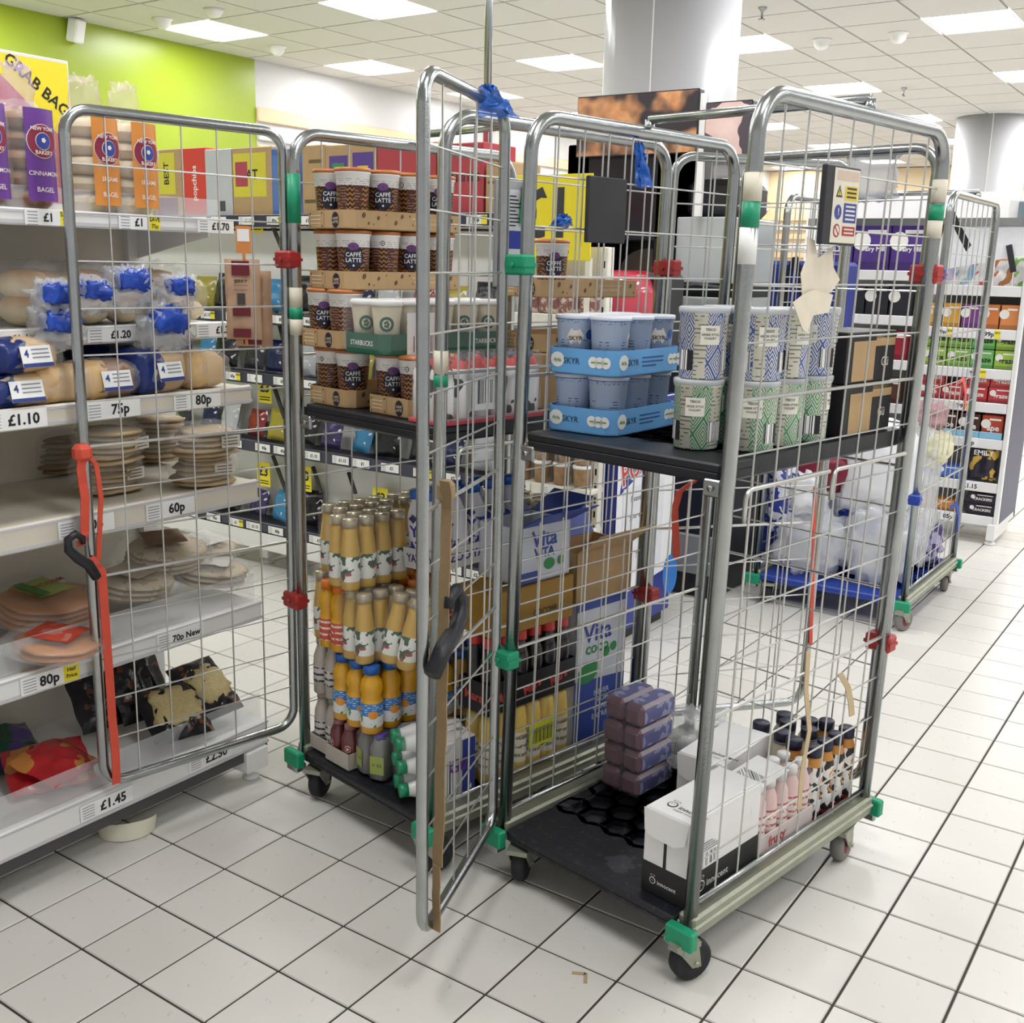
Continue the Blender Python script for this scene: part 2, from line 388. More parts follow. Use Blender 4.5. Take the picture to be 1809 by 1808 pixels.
# alarm box on the green wall
t = thing('wall_speaker', 'small white box speaker high on the green wall', 'speaker', onX(135, 48, WX+.06))
MB().rbox(-.05, -.05, -.11, .05, .05, .06, .012).build('body', WHITE, t, rot=(0, .25, .2)); MB().box(-.07, -.02, .03, -.03, .02, .1).build('bracket', WHITE, t)
# ================================================================ roll cages
C1 = Frame((-1.331, .011), -.19); C2 = Frame((-.635, 0), -.175); C3 = Frame((-1.02, 2.56), -.01)
CW, CD, CHT = .555, .77, 1.79
def shear(l): m = Matrix(); m[0][2] = l; return m
def rrect(w, z0, z1, r, y=0):
    X, Z = (1, 0, 0), (0, 0, 1)
    return arc((r, y, z0+r), X, Z, r, pi, 1.5*pi)+arc((w-r, y, z0+r), X, Z, r, 1.5*pi, 2*pi)+arc((w-r, y, z1-r), X, Z, r, 0, .5*pi)+arc((r, y, z1-r), X, Z, r, .5*pi, pi)
def wires(mb, w, z0, z1, dx, dz, y=0, r=.0026, thick=(), ax='x'):
    r *= .86
    nx = max(2, round(w/dx)); nzv = round((z1-z0)/dz)
    P = (lambda a, z: (a, y, z)) if ax == 'x' else (lambda a, z: (y, a, z))
    for i in range(1, nx): mb.tube([P(w*i/nx, z0), P(w*i/nx, z1)], r, 5)
    for j in range(1, nzv):
        z = z0+(z1-z0)*j/nzv; mb.tube([P(0, z), P(w, z)], r*(1.9 if j in thick else 1), 5)
CAST_F = MB().box(-.026, -.03, -.012, .026, .03, 0)
for sx in (-1, 1): CAST_F._add([(sx*.022, -.026, -.012), (sx*.022, .026, -.012), (sx*.022, .034, -.06), (sx*.022, .012, -.06), (sx*.026, -.026, -.012), (sx*.026, .026, -.012), (sx*.026, .034, -.06), (sx*.026, .012, -.06)], [(0, 1, 2, 3), (7, 6, 5, 4), (0, 4, 5, 1), (1, 5, 6, 2), (2, 6, 7, 3), (3, 7, 4, 0)])
CAST_F = CAST_F.tube([(-.03, .022, -.052), (.03, .022, -.052)], .006, 8).mesh('castor', CHAN)
CAST_W = MB().lathe([(.02, -.016), (.04, -.017), (.0465, -.012), (.048, 0), (.0465, .012), (.04, .017), (.02, .016)], 24, axis='x').mesh('wheel', RUBBER)
CAST_WG = MB().lathe([(.02, -.016), (.04, -.017), (.0465, -.012), (.048, 0), (.0465, .012), (.04, .017), (.02, .016)], 24, axis='x').mesh('wheel', mat('grey_rubber', '#7d7a76', .7))
HUBM = mat('wine_red_hub', '#7c2233', .5)
CAST_H = MB().lathe([(0, -.019), (.012, -.019), (.026, -.0165), (.029, -.014), (.029, .014), (.026, .0165), (.012, .019), (0, .019)], 18, axis='x').mesh('hub', HUBM)
CAST_HG = MB().lathe([(0, -.019), (.012, -.019), (.026, -.0165), (.029, -.014), (.029, .014), (.026, .0165), (.012, .019), (0, .019)], 18, axis='x').mesh('hub', RUBBER)
def castor(root, x, y, rz, grey=False, zt=.1):
    c = inst('castor', CAST_F, root, (x, y, zt), rz)
    inst('wheel', CAST_WG if grey else CAST_W, c, (0, .022, -.052)); inst('hub', CAST_H if grey else CAST_HG, c, (0, .022, -.052))
def clip(root, x, y, z, m, rz=0, w=.034):
    o = MB().rbox(-w, -.02, -.022, w, .02, .022, .005).box(-w-.002, -.021, -.004, w+.002, .021, .004).lathe([(0, .024), (.006, .024), (.006, .018)], 10, axis='y', c=(0, -.045, 0)).build('hinge_clip', m, root, (x, y, z), rz)
    return o
def hexdeck(name, root, w, d, z0, z1, m, solid=.2, cell=.058, squash=1, kindm=None, x0=0, y0=0):
    """plastic deck: solid slab with a honeycomb of ribs standing on it, plain front strip"""
    mb = MB().rbox(x0, y0, z0, x0+w, y0+d, z1-.014, .006).rbox(x0, y0, z1-.02, x0+w, y0+solid, z1, .004).box(x0, y0+d-.05, z1-.02, x0+w, y0+d, z1)
    mb.box(x0, y0+solid, z1-.02, x0+.03, y0+d-.05, z1).box(x0+w-.03, y0+solid, z1-.02, x0+w, y0+d-.05, z1)
    R_ = cell/sqrt(3); dx = cell; dy = 1.5*R_*squash; j = 0; y = y0+solid+.02
    while y < y0+d-.06:
        x = x0+.035+(dx/2 if j % 2 else 0)
        while x < x0+w-.03:
            for k in range(6):
                a = pi/6+k*pi/3; b = a+pi/3
                p = (x+R_*cos(a), y+R_*sin(a)*squash); q = (x+R_*cos(b), y+R_*sin(b)*squash); t = .0075
                ex, ey = q[0]-p[0], q[1]-p[1]; L = sqrt(ex*ex+ey*ey); nx_, ny_ = -ey/L*t, ex/L*t
                if y+R_*squash < y0+d-.035 and x+dx/2 < x0+w-.012:
                    mb.prism([(p[0]-nx_, p[1]-ny_), (q[0]-nx_, q[1]-ny_), (q[0]+nx_, q[1]+ny_), (p[0]+nx_, p[1]+ny_)], z1-.014, z1)
            x += dx
        y += dy; j += 1
    return mb.build(name, m, root)
def side_panel(root, x, D, H, lean, zb=.12, R_=.075):
    Yv, Zv = (0, 1, 0), (0, 0, 1)
    mb = MB(); mb.X = shear(lean)
    mb.tube([(x, 0, zb)]+arc((x, R_, H-R_), Yv, Zv, R_, pi, .5*pi, 8)+arc((x, D-R_, H-R_), Yv, Zv, R_, .5*pi, 0, 8)+[(x, D, zb)], .0155, 12)
    mb.tube([(x, .0, .17), (x, D, .17)], .006, 8)
    p = mb.build('side_panel', STEEL, root)
    wm = MB(); wm.X = shear(lean); wires(wm, D, .16, H-.012, .088, .105, x, .0026, (4, 10), 'y'); wm.build('wire_mesh', ZINC, p, kind='stuff')
    return p
def door(root, loc, rz, w=.485, z0=.165, z1=1.79, lean=0, name='door', bottom=True):
    mb = MB(); mb.X = shear(lean); mb.tube(rrect(w, z0, z1, .055), .0125, 10, True)
    d = mb.build(name, STEEL, root, loc, rz)
    wm = MB(); wm.X = shear(lean); wires(wm, w, z0+.01, z1-.01, .097, .108, 0, .0026, (5, 8)); wm.build('wire_mesh', ZINC, d, kind='stuff')
    return d
def cage(label, F, W_, D, lean, shelf=True, deckm=DECKM, bump=GREEN, grey=(), ll=None):
    root = thing('roll_cage', label, 'roll cage', F.O, F.th)
    side_panel(root, 0, D, CHT, lean if ll is None else ll); side_panel(root, W_, D, CHT, lean)
    for sx, x in ((-1, 0), (1, W_)):
        MB().rbox(x-.022, -.012, .098, x+.022, D+.015, .15, .006).rbox(x-.026, -.012, .118, x+.026, D+.015, .13, .004).build('base_channel', CHAN, root)
    hexdeck('deck', root, W_-.05, D+.01, .105, .136, deckm, .19, .075, x0=.025, y0=-.02)
    for x, y in ((-.005, -.035), (W_+.005, -.035), (-.005, D+.03), (W_+.005, D+.03)):
        sg = 1 if x < .1 else -1
        MB().rbox(x-.035, y-.012, .09, x+.035, y+.014, .135, .004).rbox(x+sg*.0-.03, y-.006, .07, x+.02, y+.03 if y < 0 else y+.01, .095, .004, 1).build('bumper', [bump, STEEL], root)
    for i, (x, y) in enumerate(((.06, -.005), (W_-.0, -.02), (.02, D-.07), (W_+.0, D-.11))):
        castor(root, x, y, (.5, -.35, .9, .15)[i], i in grey)
    mb = MB(); mb.X = shear(lean)
    mb.tube([(0, D*.52, CHT), (0, D*.52, CHT+.03)], .012, 8).tube([(W_, D*.52, CHT), (W_, D*.52, CHT+.03)], .012, 8).tube([(0, D*.52, CHT+.03), (W_, D*.52, CHT+.03)], .011, 10).build('top_bar', STEEL, root)
    if shelf:
        mb = hexdeck('shelf', root, W_-.04, D-.0, 1.075, 1.115, BLACK, .12, .11, .42, x0=.02+lean*1.1, y0=0)
        for x in (.03, W_-.03): MB().rbox(x-.02+lean, -.008, 1.05, x+.02+lean, .002, 1.085, .003).lathe([(0, -.004), (.006, -.004), (.006, .004)], 8, axis='y', c=(x+lean, -.01, 1.068)).build('shelf_bracket', STEEL, root)
        mb = MB(); mb.X = shear(lean)
        for y0, y1 in ((.04, .36), (.38, .72)): mb.tube([(W_+.018, y0, 1.0)]+arc((W_+.018, y0+.02, 1.045), (0, 1, 0), (0, 0, 1), .02, pi, pi/2, 4)+[(W_+.018, y1, 1.065)], .005, 8)
        mb.build('shelf_rail', ZINC, root)
    return root
L1, L2 = .015, .02
k1 = cage('laden steel roll cage beside the bakery shelves, full of coffee cups and juice', C1, CW, CD, L1, ll=.002)
k2 = cage('nearest steel roll cage in the centre with yogurt shelf and half empty deck', C2, CW, CD, L2, grey=(3,))
BLUE = mat('blue_plastic', '#1f3f9a', .4, 0, .15, 20)
k3 = cage('rear steel roll cage with blue deck stuffed with plastic wrapping waste', C3, .66, .82, .01, False, BLUE, grey=(1, 3))
def loc_ang(F, dx, dy): return atan2(dy, dx)-F.th
# front door of the laden cage, swung open to the left
hw = C1.W(-.03, -.015, 0); d1v = Vector((-.106, -.533, 0)).normalized()
door1 = door(k1, (-.03, -.015, 0), loc_ang(C1, d1v.x, d1v.y), .55, .2, 1.79, -.004)
hw2 = C2.W(-.02, -.02, 0); d2v = Vector((.155, -.458, 0)).normalized()
door2 = door(k2, (-.02, -.02, 0), loc_ang(C2, d2v.x, d2v.y), .495, .142, 1.80, .007)
hwA = C1.W(CW+.018, CD+.016, 0); dAv = Vector((.349, .408, 0)).normalized()
doorA = door(k1, (CW+.018, CD+.016, 0), loc_ang(C1, dAv.x, dAv.y), .53, .19, 1.77, .01, 'rear_door')
door(k2, (.02, CD+.028, 0), 0, CW-.045, .17, 1.765, L2, 'rear_gate')
for z in (1.48, .57):
    clip(k1, -.018+.002*z, -.01, z, RED); clip(k1, CW+.018+L1*z, CD+.005, z, RED); clip(k2, -.012+L2*z, -.012, z, GREEN); clip(k2, CW-.012+L2*z, CD+.012, z, RED)
    clip(k3, .66+.005, -.01, z, BLUE, w=.024)
# straps (each a sub-part of its door); points are found on the door's own plane
def onDoor(px, py, P0, dv, off=0):
    n = Vector((dv.y, -dv.x, 0)); n = n if n.dot(CAM-P0) > 0 else -n; d = ray(px, py); t = ((P0+n*off)-CAM).dot(n)/d.dot(n); return CAM+d*t
def toLocal(F, loc, rz, p):
    q = p-F.O; x, y = q.dot(F.u)-loc[0], q.dot(F.v)-loc[1]; return Vector((x*cos(rz)+y*sin(rz), -x*sin(rz)+y*cos(rz), p.z))
def strap(dr, F, P0, dv, pix, w, m, off=.02, name='strap', side=(1, .15, 0)):
    rz = dr.rotation_euler.z; pts = [toLocal(F, dr.location, rz, onDoor(x, y, P0, dv, off)) for x, y in pix]
    fine = []
    for a, b in zip(pts, pts[1:]): fine += [a.lerp(b, k/4)+Vector((0, .003*noise.noise(a*9+b*k), 0)) for k in range(4)]
    return MB().ribbon(fine+[pts[-1]], w, side, .0014).build(name, m, dr)
sg = -1
strap(door1, C1, hw, d1v, [(147, 795), (143, 830), (150, 880), (150, 940), (143, 965)], .022, ORANGE_ST, .02)
strap(door1, C1, hw, d1v, [(150, 800), (170, 820), (178, 880), (174, 990)], .012, ORANGE_ST, .012)
strap(door1, C1, hw, d1v, [(160, 985), (180, 1010), (186, 1100), (197, 1250), (203, 1320), (206, 1385)], .022, ORANGE_ST, .02)
MB().rbox(-.02, -.02, -.02, .02, .02, .02, .01).build('knot', ORANGE_ST, door1, toLocal(C1, door1.location, door1.rotation_euler.z, onDoor(145, 800, hw, d1v, .012)))
def hook(dr, F, P0, dv, px, py, s=1, tilt=.3, flip=1):
    p = toLocal(F, dr.location, dr.rotation_euler.z, onDoor(px, py, P0, dv, .03))
    path = [(0, 0, -.07), (.0, .004, -.03), (.012*flip, .006, 0), (.018*flip, .006, .03), (.006*flip, .004, .05), (-.016*flip, .002, .05), (-.024*flip, 0, .03), (-.018*flip, 0, .018)]
    mb = MB(); mb.X = Matrix.Rotation(tilt, 4, 'Y') @ Matrix.Scale(s, 4); mb.tube(path, [.012, .013, .012, .011, .01, .009, .008, .006], 8)
    mb.build('strap_hook', BLACK, dr, p)
hook(door1, C1, hw, d1v, 143, 980, 1.0, .5)
strap(door2, C2, hw2, d2v, [(787, 850), (790, 900), (786, 1000), (784, 1100), (780, 1250), (777, 1400), (773, 1530)], .026, BEIGE_ST, .02, side=(.4, 1, 0))
strap(door2, C2, hw2, d2v, [(772, 1530), (770, 1580), (771, 1645)], .02, BEIGE_ST, .02, side=(.4, 1, 0))
MB().rbox(-.018, -.016, -.022, .018, .016, .022, .009).build('knot', BEIGE_ST, door2, toLocal(C2, door2.location, door2.rotation_euler.z, onDoor(788, 868, hw2, d2v, .012)))
hook(door2, C2, hw2, d2v, 790, 1110, 1.5, -.9, -1)
hkA = [(1440, 860), (1436, 1000), (1432, 1140)]
strap(doorA, C1, hwA, dAv, hkA, .012, ORANGE_ST, .02); strap(doorA, C1, hwA, dAv, [(1245, 835), (1200, 870), (1192, 900), (1195, 985)], .022, ORANGE_ST, .015)
# loose tan tape on the right hand mesh, taped joint on the open door
def onSide(px, py): d = ray(px, py); n = C2.u; q = CAM+d*((C2.W(CW+.022, 0, 0)-CAM).dot(n)/d.dot(n))-C2.O; return Vector((q.dot(C2.u), q.dot(C2.v), q.z))
TANT = mat('peeling_tan_tape', '#c2ad86', .5, 0, .15, 40)
MB().ribbon([onSide(1428, 1150), onSide(1424, 1220), onSide(1430, 1290), onSide(1416, 1370), onSide(1412, 1430)], .016, (.1, 1, 0), .001).build('tape_strip', TANT, k2)
MB().ribbon([onSide(1484, 1190), onSide(1498, 1215), onSide(1503, 1240), onSide(1505, 1265)], .022, (.1, 1, 0), .001).build('tape_strip', TANT, k2)
MB().tube([(.06, 0, 1.8), (.16, 0, 1.8)], .0142, 10).build('tape', TAPE, door2)
# tape, notices and boards on the cages
def tape(root, x, y, z, h, w, m, lean, r=.0168, label=None):
    MB().lathe([(r, z), (r, z+h)], 12, c=(x+lean*z, y, 0)).build('tape', m, root, label=label)
for root, x, y, lean, zs in ((k2, CW, 0, L2, ((1.60, .05, TAPE), (1.555, .045, GREEN), (1.49, .065, PAPER))), (k2, CW, CD, L2, ((1.64, .05, TAPE), (1.6, .035, GREEN), (1.56, .04, TAPE))), (k1, 0, 0, .002, ((1.57, .12, GREEN), (1.36, .05, TAPE), (1.33, .03, GREEN), (1.29, .04, TAPE))), (k1, CW, 0, L1, ((1.24, .05, TAPE), (1.21, .025, GREEN)))):
    for z, h, m in zs: tape(root, x, y, z, h, 0, m, lean)
PLATE = mat('black_board', '#25262a', .6, 0, .12, 20)
MB().rbox(-.006, 0, 0, .006, .135, .145, .002).build('name_board', PLATE, k2, (.03+L2*1.6-.012, .168, 1.533))
nb = MB().rbox(0, 0, 0, .012, .135, .148, .002)
Yt = lambda y, z: T(.0125, y, z, 0, 0, pi/2)
nb.X = T(.0126, 0, 0, 0, 0, pi/2); nb.quad((.03, 0, .004), (.131, 0, .004), (.131, 0, .144), (.03, 0, .144), 1)
nb.X = T(.013, 0, 0, 0, 0, pi/2)
nb.quad((.075, 0, .085), (.126, 0, .085), (.126, 0, .112), (.075, 0, .112), 2); nb.quad((.075, 0, .043), (.126, 0, .043), (.126, 0, .08), (.075, 0, .08), 3); nb.quad((.075, 0, .018), (.126, 0, .018), (.126, 0, .036), (.075, 0, .036), 4)
nb.quad((.04, 0, .122), (.126, 0, .122), (.126, 0, .14), (.04, 0, .14), 6)
nb._add([(.04, 0, .09), (.066, 0, .09), (.053, 0, .113)], [(0, 1, 2)], 5); nb._add([(.045, -.0004, .093), (.061, -.0004, .093), (.053, -.0004, .108)], [(0, 1, 2)], 2)
nb.disc(.014, T(.053, 0, .062), 3); nb.disc(.013, T(.053, 0, .027), 4); nb.disc(.0095, T(.053, -.0004, .027), 1); nb.X = T(.013, 0, 0, 0, 0, pi/2) @ T(.053, -.0008, .027, 0, .8)
nb.quad((-.012, 0, -.0015), (.012, 0, -.0015), (.012, 0, .0015), (-.012, 0, .0015), 4); nb.X = T(.013, 0, 0, 0, 0, pi/2)
nb.text('!', .016, T(.053, -.001, .098), 5, .03); nb.text('!', .018, T(.053, -.001, .062), 1, .03)
for k in range(3): nb.quad((.082, -.0004, .09+k*.008), (.12, -.0004, .09+k*.008), (.12, -.0004, .0935+k*.008), (.082, -.0004, .0935+k*.008), 5)
for k in range(4): nb.quad((.082, -.0004, .048+k*.008), (.12, -.0004, .048+k*.008), (.12, -.0004, .0515+k*.008), (.082, -.0004, .0515+k*.008), 1)
for k in range(2): nb.quad((.082, -.0004, .022+k*.007), (.12, -.0004, .022+k*.007), (.12, -.0004, .025+k*.007), (.082, -.0004, .025+k*.007), 1)
nb.build('safety_notice', [PLATE, flat('#d8d3c2'), flat('#d9bf3a'), flat('#2f3f8f'), flat('#a82c2e'), INK, flat('#c9b6a4')], k2, (CW+.018+L2*1.6, .205, 1.532))
gp = MB().rbox(0, 0, 0, .006, .115, .235, .002); gp.X = T(.0068, 0, 0, 0, 0, pi/2)
gp.quad((.035, 0, .05), (.105, 0, .05), (.105, 0, .215), (.035, 0, .215), 1); gp.quad((.045, -.0005, .085), (.098, -.0005, .085), (.098, -.0005, .125), (.045, -.0005, .125), 2); gp.quad((.012, -.0005, .02), (.03, -.0005, .02), (.03, -.0005, .04), (.012, -.0005, .04), 3)
for k in range(9): gp.quad((.045, -.0005, .135+k*.008), (.045+.02+.03*((k*7) % 4)/4, -.0005, .135+k*.008), (.045+.02+.03*((k*7) % 4)/4, -.0005, .138+k*.008), (.045, -.0005, .138+k*.008), 3)
gp.build('info_plate', [mat('grey_card_holder', '#a9abad', .5), flat('#d9dade'), flat('#2a3a9c'), INK], k1, (CW+.018+L1*1.55, .13, 1.43))
tg = MB().prism([(-.014, 0), (.014, 0), (.016, .085), (-.016, .085)], -.001, .001); tg.build('luggage_tag', GREEN, k1, (CW+.03+L1*1.6, .215, 1.57), rot=(pi/2, .12, pi/2))
torn = MB()
for i, q in enumerate(([(0, .02), (.06, .0), (.12, .03), (.145, .05), (.11, .075), (.1, .115), (.07, .1), (.05, .09), (.03, .125), (.0, .13), (.005, .09), (-.012, .06)], [(-.045, .005), (-.0, -.045), (.02, -.055), (.04, -.02), (.1, -.015), (.11, .02), (.03, .03), (-.01, .02)])):
    torn.X = T(.006*i, 0, 0, pi/2, 0, pi/2); torn.prism([(x+.006*noise.noise(Vector((x*40, y*40, i))), y) for x, y in q], -.0008, .0008)
torn.build('torn_label', mat('torn_cream_paper', '#ddd3bf', .7, 0, .1, 30), k2, (CW+.008+L2*1.4, .195, 1.415))
# ================================================================ goods in the cages
def ang(): c = XYZ(); return S.m('ARCTAN2', c[1], c[0]), c
def cupfn():
    a, c = ang(); z = c[2]; sec = (a*.955+3.3).frac() < .55
    zig = (z*88+(a*3.4).tri()*.5).frac() < .42; tl = ((z*150).frac() < .3)*(nz(90, 1) > .45)
    br = mix(sec, mix(tl, '#5b2f25', '#a78d80'), mix(zig, '#32191a', '#b47a3e'))
    return mix(z > .1, br, mix(((z*210).frac() < .25)*(nz(120, 1) > .5)*(z < .118), '#f2f0ec', '#9a928c'))
CUPM = mat('coffee_cup_print', rough=.35, fn=cupfn); CUPLID = mat('copper_foil_lid', '#b9713f', .38, .25, .12, 60, .4, 200); NAVY = mat('navy_print', '#1c1d33', .45); VIOL = mat('violet_print', '#6b3c78', .5)
def wrapM(rm, zm, t): return T(0, -rm, zm, t) @ T(0, rm, 0)
cb = MB().lathe([(.030, 0), (.034, .002), (.0375, .045), (.0425, .128), (.045, .13), (.045, .1325), (.041, .1325)], 22).mesh('cup_body', CUPM)
cl = MB().lathe([(.0445, .1325), (.0465, .134), (.0465, .139), (.043, .1425), (.02, .1435), (0, .1435)], 22).mesh('foil_lid', CUPLID)
lg = MB(); M_ = wrapM(.0402, .075, .06)
lg.disc(.028, M_, 0, 24, .92, .0406); lg.disc(.0095, wrapM(.042, .1015, .06), 2, 16, 1.5, .0422); lg.text('CAFFÉ', .0142, wrapM(.0408, .082, .06), 1, .012, bend=.0414); lg.text('LATTE', .0142, wrapM(.0402, .0685, .06), 1, .012, bend=.0414); lg.disc(.0028, wrapM(.0396, .056, .06), 1, 8, 1, .0414)
lg = lg.mesh('logo', [NAVY, PAPER, VIOL])
stp = MB(); stp.disc(.006, wrapM(.0425, .112, .06), 0, 16, 1, .0429); stp.disc(.0042, wrapM(.0426, .112, .06), 1, 16, 1, .0432); stp.disc(.002, wrapM(.0427, .112, .06), 0, 8, 1, .0434); stp = stp.mesh('stamp', [INK, PAPER])
def cup(F, x, y, z, rz, lab):
    t = thing('coffee_cup', lab, 'coffee cup', F.W(x, y, z), F.th+rz, 'chilled latte cups'); inst('cup_body', cb, t); inst('foil_lid', cl, t); inst('logo', lg, t); inst('stamp', stp, t, rz=1.5)
    return t
BEAN = mat('bean_print', '#4a2a1e', .6)
def traymesh(w, d, h, m, cut=.012, th=.0025):
    mb = MB(); c = .022
    P = [(c, 0), (w-c, 0), (w, c), (w, d-c), (w-c, d), (c, d), (0, d-c), (0, c)]
    mb.prism(P, 0, th)
    for a, b in zip(P, P[1:]+P[:1]):
        e = Vector((b[0]-a[0], b[1]-a[1], 0)); n = Vector((-e.y, e.x, 0)).normalized()*th
        mb.prism([a, b, (b[0]+n.x, b[1]+n.y), (a[0]+n.x, a[1]+n.y)], 0, h)
    return mb
TW, TD, TH = .192, .378, .045
def lattetray(F, x, y, z, lab):
    t = thing('coffee_tray', lab, 'tray', F.W(x, y, z), F.th, 'cardboard latte trays')
    mb = traymesh(TW, TD, TH, KRAFT)
    def print_(Mx):
        for k in range(3): mb.quad(*[Mx @ Vector(p) for p in ((.032, -.0006, .012+k*.009), (.074, -.0006, .012+k*.009), (.074, -.0006, .015+k*.009), (.032, -.0006, .015+k*.009))], 2)
        mb.disc(.019, Mx @ T(.137, -.0006, .021), 3, 18, .8); mb.text('CAFFÉ', .0085, Mx @ T(.137, -.0012, .024), 2, .02); mb.text('LATTE', .0085, Mx @ T(.137, -.0012, .0155), 2, .02)
        mb.quad(*[Mx @ Vector(p) for p in ((.0885, -.0004, .0), (.0895, -.0004, .0), (.0895, -.0004, TH), (.0885, -.0004, TH))], 1)
        for bx, bz in ((.03, .036), (.08, .038), (.03, .006), (.081, .007)): mb.disc(.003, Mx @ T(bx, -.0006, bz, 0, .6), 1, 8, .7)
    print_(T()); Ms = T(TW, 0, 0, 0, 0, pi/2)
    for bx, bz, s in ((.045, .033, 1.5), (.06, .014, .8), (.09, .028, 1.1), (.075, .012, .5), (.115, .036, .5), (.145, .018, 1.3), (.165, .034, 1.2), (.19, .036, .6), (.2, .015, .5), (.33, .03, 1.3), (.345, .012, .7), (.305, .014, 1)):
        mb.disc(.0052*s, Ms @ T(bx, -.0006, bz, 0, .5), 1, 10, .65); mb.quad(*[Ms @ T(bx, -.0011, bz, 0, .5) @ Vector((a*s, 0, b*s)) for a, b in ((-.0004, -.0045), (.0004, -.0045), (.0004, .0045), (-.0004, .0045))], 0)
    mb.text('MADE WITH FRESH COFFEE', .0075, Ms @ T(.245, -.0006, .03), 2, .01); mb.text('FRESHLY BREWED', .0095, Ms @ T(.245, -.0006, .019), 2, .02)
    mb.build('carton', [KRAFT, BEAN, mat('pale_kraft_print', '#dcc7a6', .7), NAVY], t); return t
TN = ['bottom', 'second', 'third', 'top']
def fillcups(F, x, y, z, tier, which, seed, rows=4):
    rr = random.Random(seed); k = 0
    for j in range(rows):
        for i in (0, 1):
            if i == 0 and j > 0 and not which == 'all': continue
            fac = .93 if (j+i+seed) % 2 else rr.choice((2.6, -1.2, 3.4, -.6))
            pos = ('front left' if i == 0 else 'front right') if j == 0 else '%s back on the right side' % ORD[j]
            if i == 0 and j: pos = '%s back on the left side' % ORD[j]
            cup(F, x+.05+.092*i, y+.05+.0925*j, z+.003, fac, 'latte cup with copper lid in %s, %s' % (tier, pos))
lattetray(C1, .008, .02, 1.117, 'kraft latte tray on the cage shelf, bottom of the left stack'); fillcups(C1, .008, .02, 1.117, 'bottom left kraft tray', 'r', 4, 1)
lattetray(C1, .25, .03, 1.117, 'kraft latte tray on the cage shelf beside the cow print packs'); fillcups(C1, .25, .03, 1.117, 'bottom right kraft tray', 'r', 3, 2)
lattetray(C1, .007, .0, 1.265, 'kraft latte tray second from bottom, beside the green coffee pack'); fillcups(C1, .007, .0, 1.265, 'kraft tray beside green pack', 'r', 5, 1)
lattetray(C1, .008, .025, 1.41, 'kraft latte tray third from bottom of the cage stack'); fillcups(C1, .008, .025, 1.41, 'third kraft tray up', 'r', 6)
lattetray(C1, .008, .025, 1.557, 'topmost kraft latte tray of the cage stack'); fillcups(C1, .008, .025, 1.557, 'topmost kraft tray', 'r', 7)
lattetray(C1, .30, .42, 1.40, 'kraft latte tray at the rear, seen past the green hinge clip'); cup(C1, .44, .49, 1.403, .93, 'latte cup in the rear kraft tray past the green clip')
lattetray(C1, .30, .42, 1.262, 'kraft latte tray at the rear below the other rear tray')
BOXM = mat('plain_kraft_carton', '#ab8d64', .75, 0, .08, 40)
tag(MB().rbox(0, 0, 0, .235, .33, .144, .003).build('kraft_carton', BOXM, None, C1.W(.3, .42, 1.116), C1.th), 'plain kraft carton under the rear latte trays', 'box')
# green coffee multipack
t = thing('coffee_multipack', 'dark green shrink wrapped coffee cup pack on the cage shelf', 'multipack', C1.W(.203, -.005, 1.262), C1.th)
SGRN = mat('dark_green_print', '#0f5a45', .4); mb = traymesh(.17, .42, .05, SGRN); mb.text('STARBUCKS', .0165, T(.085, -.0008, .026), 1, .012); mb.text('STARBUCKS', .0165, T(.1708, .33, .026, 0, 0, pi/2), 1, .012)
mb.quad((.1712, .07, .0), (.1712, .19, .0), (.1712, .19, .1), (.1712, .07, .1), 1); mb.quad((.1716, .09, .006), (.1716, .17, .006), (.1716, .17, .045), (.1716, .09, .045), 2)
mb.build('carton', [SGRN, PAPER, BARC], t)
scm = MB().lathe([(.028, 0, 0), (.031, .06, 0), (.0365, .11, 0), (.0365, .112, 0)], 18); scm.disc(.018, wrapM(.0325, .07, .07), 1, 16, 1, .0335); scm.disc(.011, wrapM(.0328, .07, .07), 0, 14, 1, .0342)
for k in range(5): scm.disc(.0035, wrapM(.033, .07, .07) @ T(.004*cos(k*1.3), 0, .006*sin(k*1.3)), 1, 8, 1, .0346)
scm = scm.mesh('cup', [mat('cream_cup', '#d9cfb4', .4), SGRN]); scl = MB().lathe([(.038, .112), (.0395, .113), (.0395, .122), (.036, .126), (0, .126)], 18).mesh('lid', WHITE)
for j in range(5):
    for i in (0, 1): c = inst('cup', scm, t, (.045+.08*i, .045+.0825*j, .003), .9); inst('lid', scl, c)
MB().rbox(-.002, -.002, .002, .173, .423, .132, .012).build('shrink_film', CLEAR, t)
# cow print milkshake pouches
COW = mat('cow_print', rough=.4, fn=lambda: mix((nz(22, 1) > .56), mix((XYZ()[2] > .125), '#efedea', '#c8463f'), '#23222a'))
cm_ = MB(); cm_.lathe([(.02, 0), (.027, .004), (.028, .1), (.026, .12), (.016, .14), (.013, .145), (.013, .158)], 14, sq=1); cm_ = cm_.mesh('bottle', COW)
t = thing('milkshake_pack', 'cow print bottle pack with red tops on the cage shelf front', 'multipack', C1.W(.452, .005, 1.116), C1.th)
for j in range(6):
    for i in (0, 1): inst('bottle', cm_, t, (.03+.0545*i, .03+.0555*j, .002), j*.7+i)
mb = MB(); mb.quad((.1145, .1, .03), (.1145, .2, .03), (.1145, .2, .11), (.1145, .1, .11), 0); mb.quad((.115, .11, .045), (.115, .19, .045), (.115, .19, .1), (.115, .11, .1), 1); mb.build('barcode_label', [PAPER, BARC], t)
MB().rbox(0, 0, .001, .114, .34, .162, .012).build('shrink_film', CLEAR, t)
MB().rbox(-.001, -.001, 0, .115, .341, .012, .003).build('base_tray', flat('#c4505a'), t)
